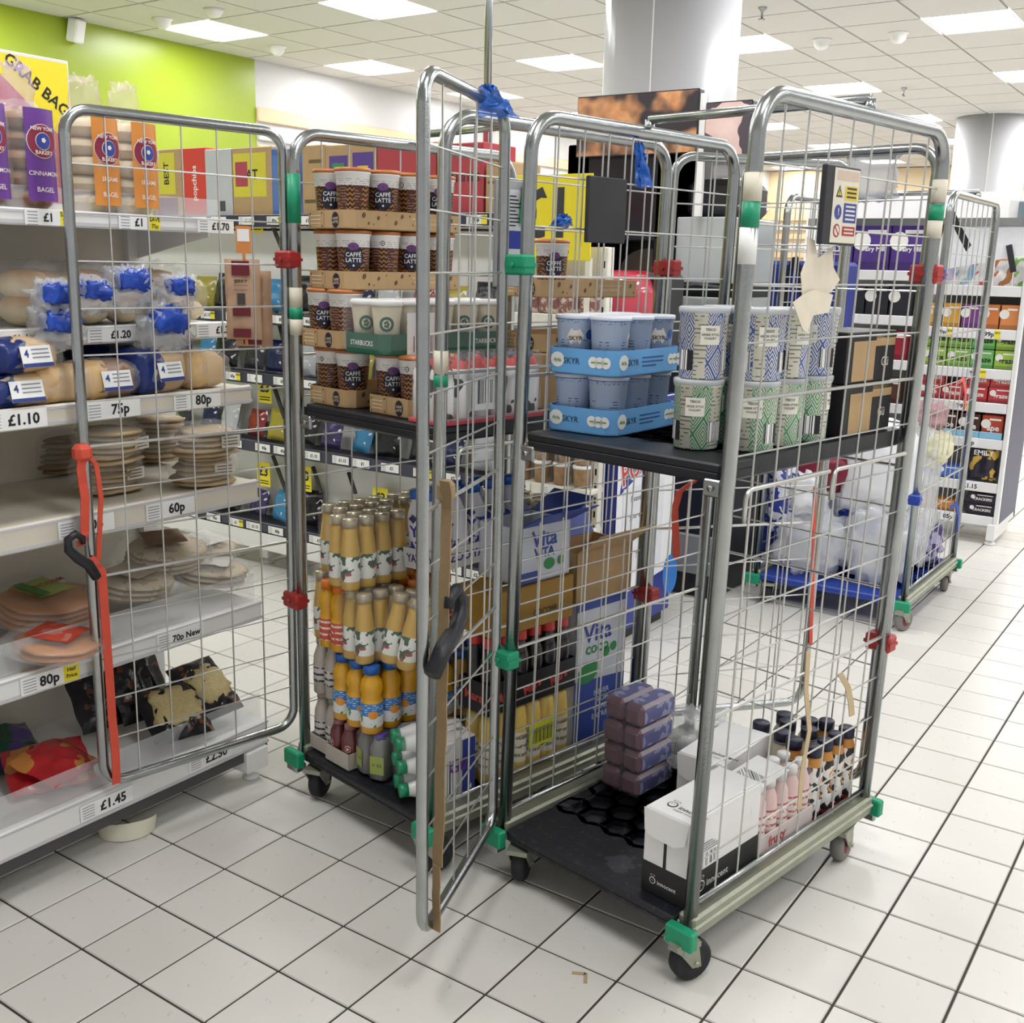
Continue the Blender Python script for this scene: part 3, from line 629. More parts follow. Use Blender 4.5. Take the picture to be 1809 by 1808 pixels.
# ---------------------------------------------------------------- bottles
def bottle(prof, mats, extra=None, sq=0, n=16):
    mb = MB().lathe(prof, n, sq=sq)
    if extra: extra(mb)
    return mb.mesh('bottle', mats)
def capm(r, z0, z1, m): return MB().lathe([(r, z0), (r, z1-.002), (r-.002, z1), (0, z1)], 14).mesh('cap', m)
AMB = mat('apple_juice', '#cda43c', .15, 0, .12, 30, spec=.7); 
def lab_fruit():
    c = XYZ(); v = nz(42, 2); g = (v > .54); r = (nz(48, 1) > .62)*(c[2] < .055)
    return mix(r, mix(g, '#e9ebe4', '#2d5237'), '#b8322f')
FRUITL = mat('fruit_label', rough=.45, fn=lab_fruit)
CAPC = mat('clear_grey_cap', '#b7aa8e', .2, .35, .15, 90, spec=.9)
bj = bottle([(.019, 0, 0), (.0222, .003, 0), (.0222, .022, 0), (.0225, .024, 1), (.0225, .082, 1), (.022, .084, 0), (.0215, .095, 0), (.0165, .135, 0), (.0155, .15, 0)], [AMB, FRUITL]); bjc = capm(.0175, .15, .17, CAPC)
OJ = mat('orange_juice', '#dca31e', .2, 0, .1, spec=.7); OCAP = mat('orange_cap', '#e07a22', .4); LBLO = tinylines('red_label', '#cf5442', '#f3e4d8', 60)
bo = bottle([(.02, 0, 0), (.0235, .004, 0), (.0225, .02, 0), (.0228, .022, 1), (.0228, .078, 1), (.0225, .08, 0), (.0195, .092, 0), (.0235, .115, 0), (.021, .138, 0), (.0135, .152, 0), (.013, .16, 0)], [OJ, LBLO]); boc = capm(.017, .156, .178, OCAP)
BCAP = mat('bright_blue_cap', '#2361b4', .35)
def lab_blue():
    c = XYZ(); return mix(c[2] > .055, mix(nz(60, 1) > .62, '#eceeee', '#5a9a3f'), mix(((c[2]*150).frac() < .3)*(nz(110, 1) > .5), '#3f7fc4', '#dfe8f2'))
LBLB = mat('blue_label', rough=.45, fn=lab_blue)
def peach(mb): mb.disc(.012, wrapM(.0272, .06, 0), 2, 16, 1, .0278)
bb = bottle([(.022, 0, 0), (.0265, .004, 0), (.0258, .022, 0), (.0264, .024, 1), (.0264, .092, 1), (.0258, .094, 0), (.022, .108, 0), (.0265, .13, 0), (.024, .152, 0), (.0155, .168, 0), (.015, .176, 0)], [OJ, LBLB, mat('peach_print', '#e79a3e', .5)], peach); bbc = capm(.0195, .174, .197, BCAP)
PALE = mat('pale_bottle', '#b3aaa0', .25, 0, .12, spec=.7); DKL = tinylines('pale_label', '#c9c4bd', '#2c2d38', 50)
bp = bottle([(.021, 0, 0), (.0245, .004, 0), (.0245, .04, 0), (.0248, .042, 1), (.0248, .09, 1), (.0245, .092, 0), (.023, .12, 0), (.014, .15, 0), (.0135, .16, 0)], [PALE, DKL]); bpc = capm(.016, .156, .174, mat('clear_cap', '#9b938a', .3))
BERRY = mat('berry_smoothie', '#6a2f33', .25, 0, .15, spec=.7)
def aring(mb): mb.disc(.012, wrapM(.0222, .06, 0), 1, 18, .8, .0236); mb.disc(.009, wrapM(.0224, .06, 0), 0, 16, .8, .024); mb.disc(.005, wrapM(.0226, .06, 0), 1, 12, .8, .0243)
br_ = bottle([(.02, 0), (.0228, .004), (.0228, .09), (.015, .115), (.0135, .12)], [BERRY, flat('#d9b3aa')], aring, 1); brc = capm(.0155, .118, .136, mat('dusky_pink_cap', '#9c6f74', .4))
GRYB = mat('grey_smoothie', '#6f706c', .25, 0, .1, spec=.7); LIMEL = mat('lime_label', '#9cab3d', .45, 0, .1)
def limel(mb): mb.X = T(0, -.0245, 0); mb.quad((-.018, 0, .022), (.018, 0, .022), (.018, 0, .082), (-.018, 0, .082), 1); mb.text('V ES', .014, T(0, -.0006, .052), 2, .02); mb.X = None
bg = bottle([(.021, 0), (.024, .004), (.024, .105), (.016, .128), (.015, .135)], [GRYB, LIMEL, flat('#3e5b2e')], limel, 1.5); bgc = capm(.0165, .132, .15, mat('purple_cap', '#4c3a8c', .4))
MILK = mat('white_milk_bottle', '#e7e6e2', .3, 0, .03); bm = bottle([(.02, 0), (.026, .005), (.0265, .05), (.0255, .06), (.0265, .07), (.0265, .13), (.018, .16), (.016, .17)], [MILK]); bmc = capm(.0185, .166, .188, mat('teal_green_cap', '#1d8f64', .35))
YAZL = mat('yazoo_sleeve', '#dcdbe0', .35, 0, .05)
def yaz(mb):
    M0 = wrapM(.0325, .075, 0) @ T(0, 0, 0, 0, 1.25)
    mb.X = wrapM(.0325, .085, 0); mb.disc(.013, T(0, 0, .045), 2, 4, 1, .0332); mb.text('MILK', .012, T(0, -.0005, .045), 1, .02, bend=.0336); mb.X = None
    mb.X = T(0, 0, .07); mb.text('Y', .042, T(-.0, 0, .025, 0, 0), 1, .03, bend=.0333); mb.text('AZ', .036, T(0, 0, -.015), 1, .04, bend=.0333); mb.X = None
by = bottle([(.026, 0), (.032, .005), (.0325, .03), (.0318, .06), (.0322, .12), (.03, .14), (.0175, .175), (.0165, .185)], [YAZL, flat('#2b2f9c'), flat('#3a3740')], yaz, n=18); byc = capm(.021, .18, .205, BCAP)
MARSB = mat('black_bottle', '#1d1a1f', .25, 0, .2, spec=.7)
bM = bottle([(.022, 0), (.026, .005), (.026, .09), (.0265, .1), (.0255, .13), (.0165, .165), (.0155, .175)], [MARSB]); bMc = MB().lathe([(.0195, .172), (.0195, .176), (.019, .196), (.017, .2), (0, .2)], 14).mesh('cap', mat('bright_red_cap', '#c73a34', .35))
YELB = mat('banana_milk', '#e0bd3a', .3, 0, .08); YLB = tinylines('cream_label', '#e6e0cc', '#8a7a4a', 40)
bY = bottle([(.022, 0, 0), (.026, .005, 0), (.026, .035, 0), (.0263, .037, 1), (.0263, .12, 1), (.026, .122, 0), (.024, .16, 0), (.021, .185, 0), (.012, .192, 0), (0, .192, 0)], [YELB, YLB])
def pack(lab, F, x, y, z, nx, ny, bme, cme, p, film=.175, rz=0, ry=0, rx=0, name='juice_pack', tray=None, turn=.93, film_m=None, sc=(1, 1)):
    t = thing(name, lab, 'multipack', F.W(x, y, z), 0, 'shrink wrapped drink packs in the cages', rot=(rx, ry, F.th+rz))
    for j in range(ny):
        for i in range(nx):
            b = inst('bottle', bme, t, (p*(i+.5), p*(j+.5), .003), turn+.25*((i*3+j*5) % 4-1.5))
            b.scale = (sc[0], sc[0], sc[1])
            if cme: inst('cap', cme, b)
    if film: MB().rbox(-.001, -.001, .0, p*nx+.001, p*ny+.001, film, .012).build('shrink_film', film_m or CLEAR, t)
    if tray: tray(t, p*nx, p*ny)
    return t
def cardtray(h, m, txt=None, tm=None, ts=.02, it=0):
    def fn(t, w, d):
        mb = MB().box(-.002, -.003, 0, w+.002, d+.003, .003).box(-.003, -.003, 0, 0, d+.003, h).box(w, -.003, 0, w+.003, d+.003, h).box(-.003, -.004, 0, w+.003, -.001, h).box(-.003, d+.001, 0, w+.003, d+.004, h)
        if txt:
            mb.text(txt, ts, T(w/2, -.0046, h*.5), 1, .03)
            for k in range(max(1, int(d/(ts*len(txt)*.75)))):
                mb.text(txt, ts, T(w+.0036, ts*len(txt)*.4+k*ts*len(txt)*.75, h*.5, 0, it, pi/2), 1, .03)
        mb.build('card_tray', [m, tm or PAPER], t)
    return fn
# apple juice
JS = dict(film=.19, sc=(1.15, 1.11)); OS = dict(film=0, sc=(1.1, 1.04)); BS = dict(film=0, sc=(1.15, .94)); PS = dict(film=0, sc=(1.05, .92))
GC = mat('grey_card', '#bdb5ab', .7)
pack('apple juice pack standing highest at the front of the laden cage', C1, .128, -.012, .645, 2, 4, bj, bjc, .052, **JS)
pack('apple juice pack at the back left, front half of the long rear row', C1, .008, .045, .645, 2, 4, bj, bjc, .052, **JS)
pack('apple juice pack at the back left, far half of the long rear row', C1, .01, .265, .645, 2, 5, bj, bjc, .052, **JS)
pack('apple juice pack behind the milkshake tray, beside the cage side mesh', C1, .12, .53, .645, 5, 2, bj, bjc, .052, **JS)
pack('apple juice pack directly below the highest apple juice pack', C1, .17, .0, .452, 2, 3, bj, bjc, .052, **JS)
pack('tilted apple juice pack beneath the blue capped milkshakes', C1, .288, .03, .468, 2, 3, bj, bjc, .052, rz=.25, ry=.14, rx=-.1, **JS)
pack('orange juice pack with orange caps on the left of the cage', C1, .06, .0, .455, 2, 3, bo, boc, .053, **OS)
pack('orange juice pack with orange caps deeper inside the cage', C1, .06, .17, .455, 4, 3, bo, boc, .053, **OS)
pack('orange juice pack with bright blue caps, front row', C1, .118, .0, .264, 3, 3, bb, bbc, .061, **BS)
pack('second blue capped orange juice pack, seen past the tan strap', C1, .118, .195, .264, 4, 3, bb, bbc, .061, **BS)
pack('pale bottled drink pack at the cage corner, lower of two', C1, .012, .012, .141, 2, 3, bp, bpc, .052, tray=cardtray(.04, GC), **PS)
pack('pale bottled drink pack at the cage corner, upper of two', C1, .012, .012, .302, 2, 3, bp, bpc, .052, **PS)
pack('single file apple juice pack at the cage corner beside the orange caps', C1, .006, .02, .462, 1, 4, bj, bjc, .052, **JS)
pack('berry smoothie pack in a card tray at the deck front', C1, .108, .0, .14, 2, 3, br_, brc, .05, 0, tray=cardtray(.045, GC), turn=.2, sc=(1.05, .87))
pack('grey and lime smoothie pack with purple caps at the deck front', C1, .218, .01, .14, 2, 2, bg, bgc, .055, .125, turn=.1, sc=(1.1, .84))
pack('grey smoothie pack standing behind the lime labelled bottles', C1, .218, .13, .14, 2, 3, bg, bgc, .055, .125, sc=(1.1, .84))
# green capped milk lying on its side
t = thing('milk_pack', 'white milk bottles with green caps lying on their side in plastic', 'multipack', C1.W(.36, .03, .142), 0, rot=(0, 0, C1.th-.45))
for r_ in range(3):
    for i in (0, 1):
        b = inst('bottle', bm, t, (.03+.054*i-.018*r_, .185, .028+.055*r_), rot=(pi/2, 0, 0)); inst('cap', bmc, b)
MB().rbox(-.035, .008, .0, .09, .19, .168, .02).build('shrink_film', CLEARD, t); MB().disc(.02, T(.03, .1, .1685, -pi/2), 0).build('sticker', flat('#cf3b42'), t)
pack('blue capped milkshake bottles in a printed tray, tilted across the juice packs', C1, .25, .165, .69, 2, 5, by, byc, .066, 0, rz=-.06, ry=-.09, rx=.05, name='milkshake_pack', turn=.75, tray=cardtray(.055, mat('grey_white_card', '#d6d3d2', .6), 'YAZOO', flat('#34307f'), .03))
pack('black bottles with red caps in a black tray behind cage mesh', C1, .432, .2, .345, 2, 6, bM, bMc, .0535, 0, name='milkshake_pack', tray=cardtray(.085, mat('black_tray_card', '#1a181c', .4), 'Mars', flat('#c4453c'), .034, -.25))
YM = pack('banana milk bottles with yellow caps standing under the black bottles', C1, .432, .2, .14, 2, 6, bY, None, .0535, .196, name='milkshake_pack')
yb = MB(); yb.box(0, .15, .07, .0008, .25, .135); yb.X = T(.0012, .2, .1, 0, 0, pi/2)
for k in range(16): yb.quad((-.04+.005*k, 0, -.022), (-.04+.005*k+.0015+.0015*(k*7 % 3 == 0), 0, -.022), (-.04+.005*k+.0015+.0015*(k*7 % 3 == 0), 0, .022), (-.04+.005*k, 0, .022), 1)
yb.build('barcode_label', [flat('#dbe03a'), INK], YM, (.109, 0, 0))
t = thing('snack_box', 'small purple and white printed box standing on the deck front', 'box', C1.W(.475, .06, .14), C1.th)
mb = MB().rbox(0, 0, 0, .06, .1, .17, .003); mb.quad((.0605, .005, .02), (.0605, .05, .02), (.0605, .05, .12), (.0605, .005, .12), 2); mb.quad((.0605, .055, .02), (.0605, .098, .02), (.0605, .098, .165), (.0605, .055, .165), 1); mb.text('Gü', .05, T(.0612, .04, .1, 0, 0, pi/2), 3, .02)
mb.build('carton', [flat('#c9c6c4'), flat('#2f3f8f'), BARC, flat('#6a3f86')], t)
COCO = mat('mustard_carton', '#a07a2c', .6, 0, .1, 30)
t = thing('coconut_carton', 'mustard yellow carton marked coconut above the red caps', 'box', C1.W(.40, .21, .55), C1.th); mb = MB().rbox(0, 0, 0, .14, .3, .12, .003); mb.text('COCONUT', .022, T(.1408, .2, .04, 0, 0, pi/2), 1, .02); mb.build('carton', [COCO, flat('#3a2a16')], t)
# coconut water cartons
VB = mat('coconut_blue', '#2b459c', .45, 0, .1, 20); VW = mat('coconut_white', '#d3d8e2', .45, 0, .05, 15); VG = mat('coconut_green', '#2f8f4c', .5)
def vita(lab, F, x, y, z, w, d, h, flaps, lo):
    t = thing('drink_carton', lab, 'carton', F.W(x, y, z), F.th); mb = MB().box(0, 0, 0, w, d, .004, 1).box(0, 0, 0, .004, d, h, 1).box(w-.004, 0, 0, w, d, h, 1).box(0, 0, 0, w, .004, h, 1).box(0, d-.004, 0, w, d, h, 1)
    if not flaps: mb.box(0, 0, h-.004, w, d, h, 2)
    mb.X = T(w+.0006, 0, 0, 0, 0, pi/2)
    if lo:
        mb.quad((0, 0, 0), (d, 0, 0), (d, 0, h*.42), (0, 0, h*.46), 0); mb.quad((0, -.0002, h*.93), (d, -.0002, h*.93), (d, -.0002, h), (0, -.0002, h), 0)
        mb.text('Vita', .075, T(d*.42, -.0006, h*.76), 0, .02); mb.text('coco', .05, T(d*.42, -.0006, h*.66), 2, .02); mb.disc(.03, T(d*.25, -.0006, h*.5, 0, -.2), 2, 18, 1.6); mb.disc(.016, T(d*.6, -.0006, h*.61), 2); mb.disc(.014, T(d*.75, -.0006, h*.63), 2)
        for k in range(4): mb.text('NEVER FROM CONCENTRATE'[k*5:k*5+6], .022, T(d*.55, -.0006, h*.34-k*.024), 1, .01)
    else:
        mb.quad((0, 0, h*.0), (d*.4, 0, 0), (d*.4, 0, h*.2), (0, 0, h*.2), 0); mb.text('Vita', .06, T(d*.5, -.0006, h*.75), 0, .02); mb.text('VITA', .035, T(d*.5, -.0006, h*.5), 0, .03); mb.disc(.016, T(d*.6, -.0006, h*.28), 2, 14, 1.3); mb.disc(.013, T(d*.82, -.0006, h*.3), 2)
    mb.X = None; mb.build('body', [VB, VW, VG], t)
    if flaps:
        MB().box(0, 0, 0, .11, d, .003).build('flap', VB, t, (w, 0, h), rot=(0, -.5, 0)); MB().box(-.1, 0, 0, 0, d, .003).build('flap', VB, t, (0, 0, h), rot=(0, .3, 0))
        MB().box(0, 0, 0, w, .1, .003).build('flap', VB, t, (0, d, h), rot=(.5, 0, 0))
    return t
vita('tall blue and white coconut water carton standing on the deck', C1, .39, .545, .14,   .135, .215, .437, False, True)
vita('open blue and white coconut water carton with flaps up beside milkshakes', C1, .385, .30, .672, .145, .2, .15, True, False)
t = thing('open_carton', 'open kraft carton with blue inner flaps on the coconut carton', 'carton', C1.W(.385, .525, .579), C1.th)
MB().box(0, 0, 0, .15, .235, .003).box(0, 0, 0, .003, .235, .14).box(.147, 0, 0, .15, .235, .14).box(0, 0, 0, .15, .003, .14).box(0, .232, 0, .15, .235, .14).build('body', KRAFT, t)
MB().box(0, 0, 0, .003, .235, .1).build('flap', VB, t, (0, 0, .14), rot=(0, -.5, 0)); MB().box(-.003, 0, 0, 0, .235, .1).build('flap', KRAFT, t, (.15, 0, .14), rot=(0, .9, 0))
# ---------------------------------------------------------------- centre cage, shelf
def skyrfn():
    a, c = ang(); z = c[2]; txt = ((z*160).frac() < .3)*(nz(95, 1) > .5)*((a*.8).frac() < .45)*(z < .075)*(z > .02)
    return mix(txt, mix(z > .036, '#f3f5fa', mix((z > .107)*(nz(260, 0) > .6), '#cbdcf7', '#7d9ad0')), '#4a5a7c')
SKM = mat('pale_blue_pot_print', rough=.4, fn=skyrfn); SKB = mat('sky_blue_card', '#6aace4', .55, 0, .05, 20)
sp = MB().lathe([(.033, 0), (.0365, .003), (.0435, .112), (.0455, .113), (.0455, .116)], 22)
sp.disc(.02, wrapM(.0405, .078, .07), 1, 6, 1, .0415); sp.text('SKYR', .0135, wrapM(.0408, .074, .07), 2, .01, bend=.042)
M2 = Matrix.Rotation(.85, 4, 'Z'); sp.disc(.0115, M2 @ wrapM(.041, .082, .07), 3, 16, 1, .0418); sp = sp.mesh('pot_body', [SKM, flat('#ddd7cd'), INK, flat('#2f5cab')])
sl = MB().lathe([(.0455, .115), (.0468, .116), (.0468, .1235), (.045, .125), (0, .124)], 22).mesh('lid', mat('translucent_lid', '#dfe4ec', .3, 0, .03))
sc_ = MB().lathe([(.047, .115)]+[(.0474, .115), (.0474, .1165)], 22).mesh('rim_band', flat('#3f66ad'))
def skyr(x, y, z, rz, tier):
    t = thing('skyr_tray', 'sky blue skyr tray, %s of the two on the cage shelf' % tier, 'tray', C2.W(x, y, z), C2.th+rz); w, d, h = .188, .286, .056; mb = traymesh(w, d, h, SKB)
    def face(Mx, L, both):
        mb.disc(.017, Mx @ T(.036, -.0006, .03), 1, 12, 1.1); mb.text('Arla', .012, Mx @ T(.036, -.0012, .029), 3, .02); mb.text('SKYR', .019, Mx @ T(.074, -.0006, .028), 2, .005)
        for k in range(3): mb.disc(.0125, Mx @ T(L-.052+k*.017, -.0006, .029), 1, 14); mb.quad(*[Mx @ Vector(p) for p in ((L-.057+k*.017, -.0012, .0275), (L-.047+k*.017, -.0012, .0275), (L-.047+k*.017, -.0012, .0305), (L-.057+k*.017, -.0012, .0305))], 3)
        if both:
            for k in range(3): mb.quad(*[Mx @ Vector(p) for p in ((.11, -.0006, .036-k*.009), (.2-.03*(k == 2), -.0006, .036-k*.009), (.2-.03*(k == 2), -.0006, .039-k*.009), (.11, -.0006, .039-k*.009))], 4)
    face(T(), w-.004, 0); face(T(w, 0, 0, 0, 0, pi/2), d-.002, 1)
    mb.build('carton', [SKB, PAPER, flat('#1f2a4a'), flat('#6f9a4a'), flat('#2c5aa0')], t); F = Frame((t.location.x, t.location.y), C2.th+rz)
    for j in range(3):
        for i in (0, 1):
            if tier == 'lower' and i == 0 and j == 2: continue
            p = thing('skyr_pot', 'pale blue skyr pot in %s tray, %s row, %s' % (tier, ORD[j], 'left' if i == 0 else 'right'), 'yogurt pot', F.W(.048+.092*i, .05+.0925*j, z+.003), F.th+(.6, 2.2, -.3, 3.6, .0, .8)[j*2+i]+(.0 if tier == 'upper' else 1.9), 'skyr pots')
            inst('pot_body', sp, p); inst('lid', sl, p); inst('rim_band', sc_, p)
skyr(.032, .065, 1.117, .12, 'lower'); skyr(.034, .062, 1.247, .1, 'upper')
def greek(cd, nm):
    def fn():
        a, c = ang(); u = (a*1.12+.3).tri(); v = (c[2]*15).tri(); d = (u+v)*3.6; st = d.frac() < .5
        d2 = ((u-v).abs()*4.2).frac() < .5; half = (a*.55).frac() < .5; side = (a*.7+.2).frac() < .62
        pt = mix(half, mix(st, '#f0eee0', cd), mix(d2, '#f0eee0', cd)); bl = mix(((c[2]*120).frac() < .3)*(nz(80, 1) > .5), '#e9e6d6', '#7c7d74')
        return mix(side, bl, mix((c[2] > .118)*(1-(c[2] > .124)), pt, mix((a*12).frac() < .5, '#f0eee0', cd)))
    return mat(nm, rough=.38, fn=fn)
def bigpot(m, nm):
    mb = MB().lathe([(.043, 0), (.0455, .003), (.0495, .128), (.051, .129), (.051, .133)], 26); mb.X = T(0, 0, 0)
    for a0 in (0, 2.1, 4.2):
        Mz = Matrix.Rotation(a0, 4, 'Z')
        for q, mi, e in (((-.02, .02, .07, .108), 1, .0008),):
            mb.grid(lambda u, v: Mz @ Vector(((.0485+e)*sin((q[0]+(q[1]-q[0])*u)/.0485), -(.0485+e)*cos((q[0]+(q[1]-q[0])*u)/.0485), q[2]+(q[3]-q[2])*v)), 5, 1, 1)
        mb.text('TESCO', .007, Mz @ wrapM(.0488, .1, .03), 2, .02, bend=.0497); mb.text('GREEK STYLE', .0062, Mz @ wrapM(.0486, .09, .03), 2, .01, bend=.0497); mb.text('YOGURT', .0062, Mz @ wrapM(.0484, .0825, .03), 2, .01, bend=.0497)
        M3 = Matrix.Rotation(a0+1.0, 4, 'Z'); mb.grid(lambda u, v: M3 @ Vector((.0482*sin((u-.5)*.8), -.0482*cos((u-.5)*.8), .018+.04*v)), 4, 1, 3)
    return mb.mesh('pot_body', [m, flat('#efeddf'), INK, BARC])
GP = bigpot(greek('#57a878', 'green_key_print'), 'g'); BP = bigpot(greek('#4a68b8', 'blue_key_print'), 'b')
LIDC = MB().lathe([(.051, .132), (.0525, .133), (.0525, .142), (.05, .144), (.02, .1435), (0, .1435)], 26).mesh('lid', mat('clear_lid', '#d5d9dc', .25, 0, .03, alpha=.75))
for i, (x, y, pos) in enumerate(((.408, .128, 'front left'), (.497, .2, 'second'), (.497, .308, 'third'), (.497, .416, 'rear'), (.392, .236, 'inner middle'))):
    for k, (me, nm, z) in enumerate(((GP, 'green', 1.117), (BP, 'blue', 1.262))):
        p = thing('yogurt_pot', 'large cream yogurt pot with %s key pattern, %s of the yogurt stacks' % (nm, pos), 'yogurt pot', C2.W(x+.004*k, y, z), C2.th+(.5, 2.6, .9, 1.9, .3)[i]+k*.4, 'greek style yogurt pots'); inst('pot_body', me, p); inst('lid', LIDC, p)
BLKC = mat('black_carton', '#16151a', .45, 0, .1); 
def gubox(x, y, z, lab):
    t = thing('dessert_carton', lab, 'carton', C2.W(x, y, z), C2.th); w, d, h = .125, .235, .116; mb = MB().rbox(0, 0, 0, w, d, h, .002); mb.X = T(w+.0006, 0, 0, 0, 0, pi/2)
    mb.quad((.03, 0, .005), (.135, 0, .005), (.135, 0, .095), (.03, 0, .095), 1); mb.quad((.0, 0, .1), (d, 0, .1), (d, 0, .112), (.0, 0, .112), 0); mb.quad((.135, 0, .082), (d-.004, 0, .082), (d-.004, 0, .108), (.135, 0, .108), 1); mb.text('Gü', .03, T(.185, -.0006, .045, 0, 0), 2, .02)
    mb.X = T(0, -.0006, 0); mb.text('2 x CHOC', .009, T(.06, 0, .03), 2); mb.text('2 x SOUFFLE', .009, T(.06, 0, .018), 2)
    mb.build('carton', [BLKC, KRAFT, flat('#c9c2b5')], t)
gubox(.415, .5, 1.117, 'black and kraft dessert carton, lower of two on cage shelf'); gubox(.41, .505, 1.234, 'black and kraft dessert carton, upper of two on cage shelf')
# ---------------------------------------------------------------- centre cage, deck
def innocent(x, y, z, w, d, h, lab, bk, rz=0):
    t = thing('juice_carton', lab, 'carton', C2.W(x, y, z), C2.th+rz); mb = MB().rbox(0, 0, 0, w, d, h, .003)
    def logo(Mx, s, mi):
        mb.disc(.011*s, Mx @ T(0, 0, 0), mi, 18); mb.disc(.0085*s, Mx @ T(0, -.0005, 0), 0 if mi == 1 else 1, 16); mb.disc(.0014*s, Mx @ T(-.003*s, -.001, .001*s), mi, 6); mb.disc(.0014*s, Mx @ T(.003*s, -.001, .001*s), mi, 6)
        mb.disc(.008*s, Mx @ T(0, 0, .0175*s, .0), mi, 14, 1.1) if 0 else None
        for k in range(16):
            a, b = 2*pi*k/16, 2*pi*(k+1)/16; mb.quad(*[Mx @ Vector((r_*s*cos(q), 0, .0165*s+r_*.35*s*sin(q))) for r_, q in ((.0085, a), (.0085, b), (.0068, b), (.0068, a))], mi)
        mb.text('innocent', .019*s, Mx @ T(.05*s, 0, -.001), mi, .01)
    H = h*.36
    if bk:
        mb.quad((0, -.0005, 0), (w, -.0005, 0), (w, -.0005, H), (0, -.0005, H), 1); mb.quad((w+.0005, 0, 0), (w+.0005, d, 0), (w+.0005, d, H), (w+.0005, 0, H), 1)
        logo(T(.03, -.001, .032), .75, 0); logo(T(w+.001, .055, .034, 0, 0, pi/2), 1.25, 0)
        mb.quad((.055, -.0006, H*.8), (.063, -.0006, H*.8), (.063, -.0006, h*.72), (.055, -.0006, h*.72), 1)
        mb.X = T(w+.001, 0, 0, 0, 0, pi/2); mb.quad((.06, 0, H+.006), (.115, 0, H+.006), (.115, 0, H+.036), (.06, 0, H+.036), 2)
        for k in range(4): mb.quad((.055, 0, H+.042+k*.006), (.12-.01*k, 0, H+.042+k*.006), (.12-.01*k, 0, H+.044+k*.006), (.055, 0, H+.044+k*.006), 3)
        mb.X = None
    logo(T(.05, .05, h+.0008, -pi/2, 0, .0) if not bk else T(.04, .045, h+.0008, -pi/2), 1.1, 1); mb.text('super smoothie', .012, T(.09, .03, h+.0008, -pi/2), 3)
    mb.build('carton', [mat('white_card', '#eeedeb', .5, 0, .02), mat('black_card', '#1d1c1e', .5), BARC, flat('#77777c')], t)
    fl_ = MB(); fl_.prism([(0, 0), (w, 0), (w-.006, -.05), (w-.03, -.062), (.03, -.062), (.006, -.05)], -.001, .001); fl_.build('lid_flap', mat('white_card'), t, (0, -.003, h-.002), rot=(pi/2-.06, 0, 0))
innocent(.412, .018, .138, .118, .282, .2, 'white and black smoothie carton at the front corner of the deck', True)
innocent(.262, .345, .138, .125, .25, .17, 'plain white smoothie carton behind the front smoothie carton', False, .1)
PINK = mat('pink_bottle', '#e3c2bd', .35, 0, .06, spec=.6); PKL = tinylines('pink_label', '#ecd9d4', '#b8534f', 55)
bk_ = bottle([(.02, 0, 0), (.024, .004, 0), (.024, .03, 0), (.0243, .032, 1), (.0243, .1, 1), (.024, .102, 0), (.022, .125, 0), (.014, .145, 0), (.0135, .152, 0)], [PINK, PKL]); bkc = capm(.0165, .15, .17, WHITE)
pack('pink drink pack with white caps beside the smoothie carton', C2, .425, .308, .138, 2, 5, bk_, bkc, .0495, .155, name='drink_pack', tray=cardtray(.05, mat('blush_card', '#e6d8d4', .5), 'fruity', flat('#c4534f'), .035))
lb = MB().rbox(0, 0, 0, .09, .12, .002, .0008); lb.quad((.01, .01, .0024), (.08, .01, .0024), (.08, .045, .0024), (.01, .045, .0024), 1); lb.build('paper_label', [PAPER, BARC], bpy.data.objects['drink_pack'], (.0, .02, .176), rot=(.05, .08, 0))
MAYO = mat('cream_dressing', '#ddd6bf', .3, 0, .04); NCAP = mat('navy_cap', '#20223a', .4)
mj = MB().lathe([(.026, 0), (.031, .005), (.0315, .11), (.027, .135), (.0195, .148), (.019, .155)], 18).mesh('jar_body', MAYO); mc = capm(.0225, .153, .182, NCAP)
mt = MB().lathe([(.0226, .154), (.0226, .158)], 14).mesh('seal_ring', mat('grey_seal', '#8d8fa0', .4))
for i, (x, y) in enumerate(((.322, .632), (.392, .622), (.365, .692), (.43, .69), (.335, .728), (.40, .745))):
    p = thing('dressing_bottle', 'cream dressing bottle with navy cap at the back of the deck, %s of six' % ORD[i], 'bottle', C2.W(x, y, .138), C2.th+i, 'cream dressing bottles'); inst('jar_body', mj, p); inst('cap', mc, p); inst('seal_ring', mt, p)
def cow2():
    a, c = ang(); z = c[2]; s = nz(38, 1) > .53; ring = ((S.m('SQRT', (a*1.0)*(a*1.0)+(z*34-3)*(z*34-3))*2).frac() < .5)*(a.abs() < 1.0)*((z-.09).abs() < .035)
    b = mix(s, '#e9e7e3', '#252227'); b = mix(ring, b, '#c58a3a'); b = mix(z > .142, b, '#c98a3c'); return mix(z < .012, b, '#b93a3c')
CWM = mat('cow_bottle_sleeve', rough=.35, fn=cow2)
cwb = MB().lathe([(.024, 0), (.0275, .004), (.0275, .06), (.0245, .078), (.027, .1), (.0275, .125), (.022, .15), (.0175, .165), (.017, .17)], 18).mesh('bottle_body', CWM); cwc = capm(.0205, .166, .192, NCAP)
for i, (x, y) in enumerate(((.515, .582), (.515, .638), (.515, .694), (.515, .75), (.458, .585), (.457, .752))):
    p = thing('milkshake_bottle', 'cow patterned milkshake bottle with navy cap, %s along the right cage side' % ORD[i], 'bottle', C2.W(x-.012, y, .138), C2.th+.9-.3*(i % 2), 'cow pattern milkshake bottles'); inst('bottle_body', cwb, p); inst('cap', cwc, p)
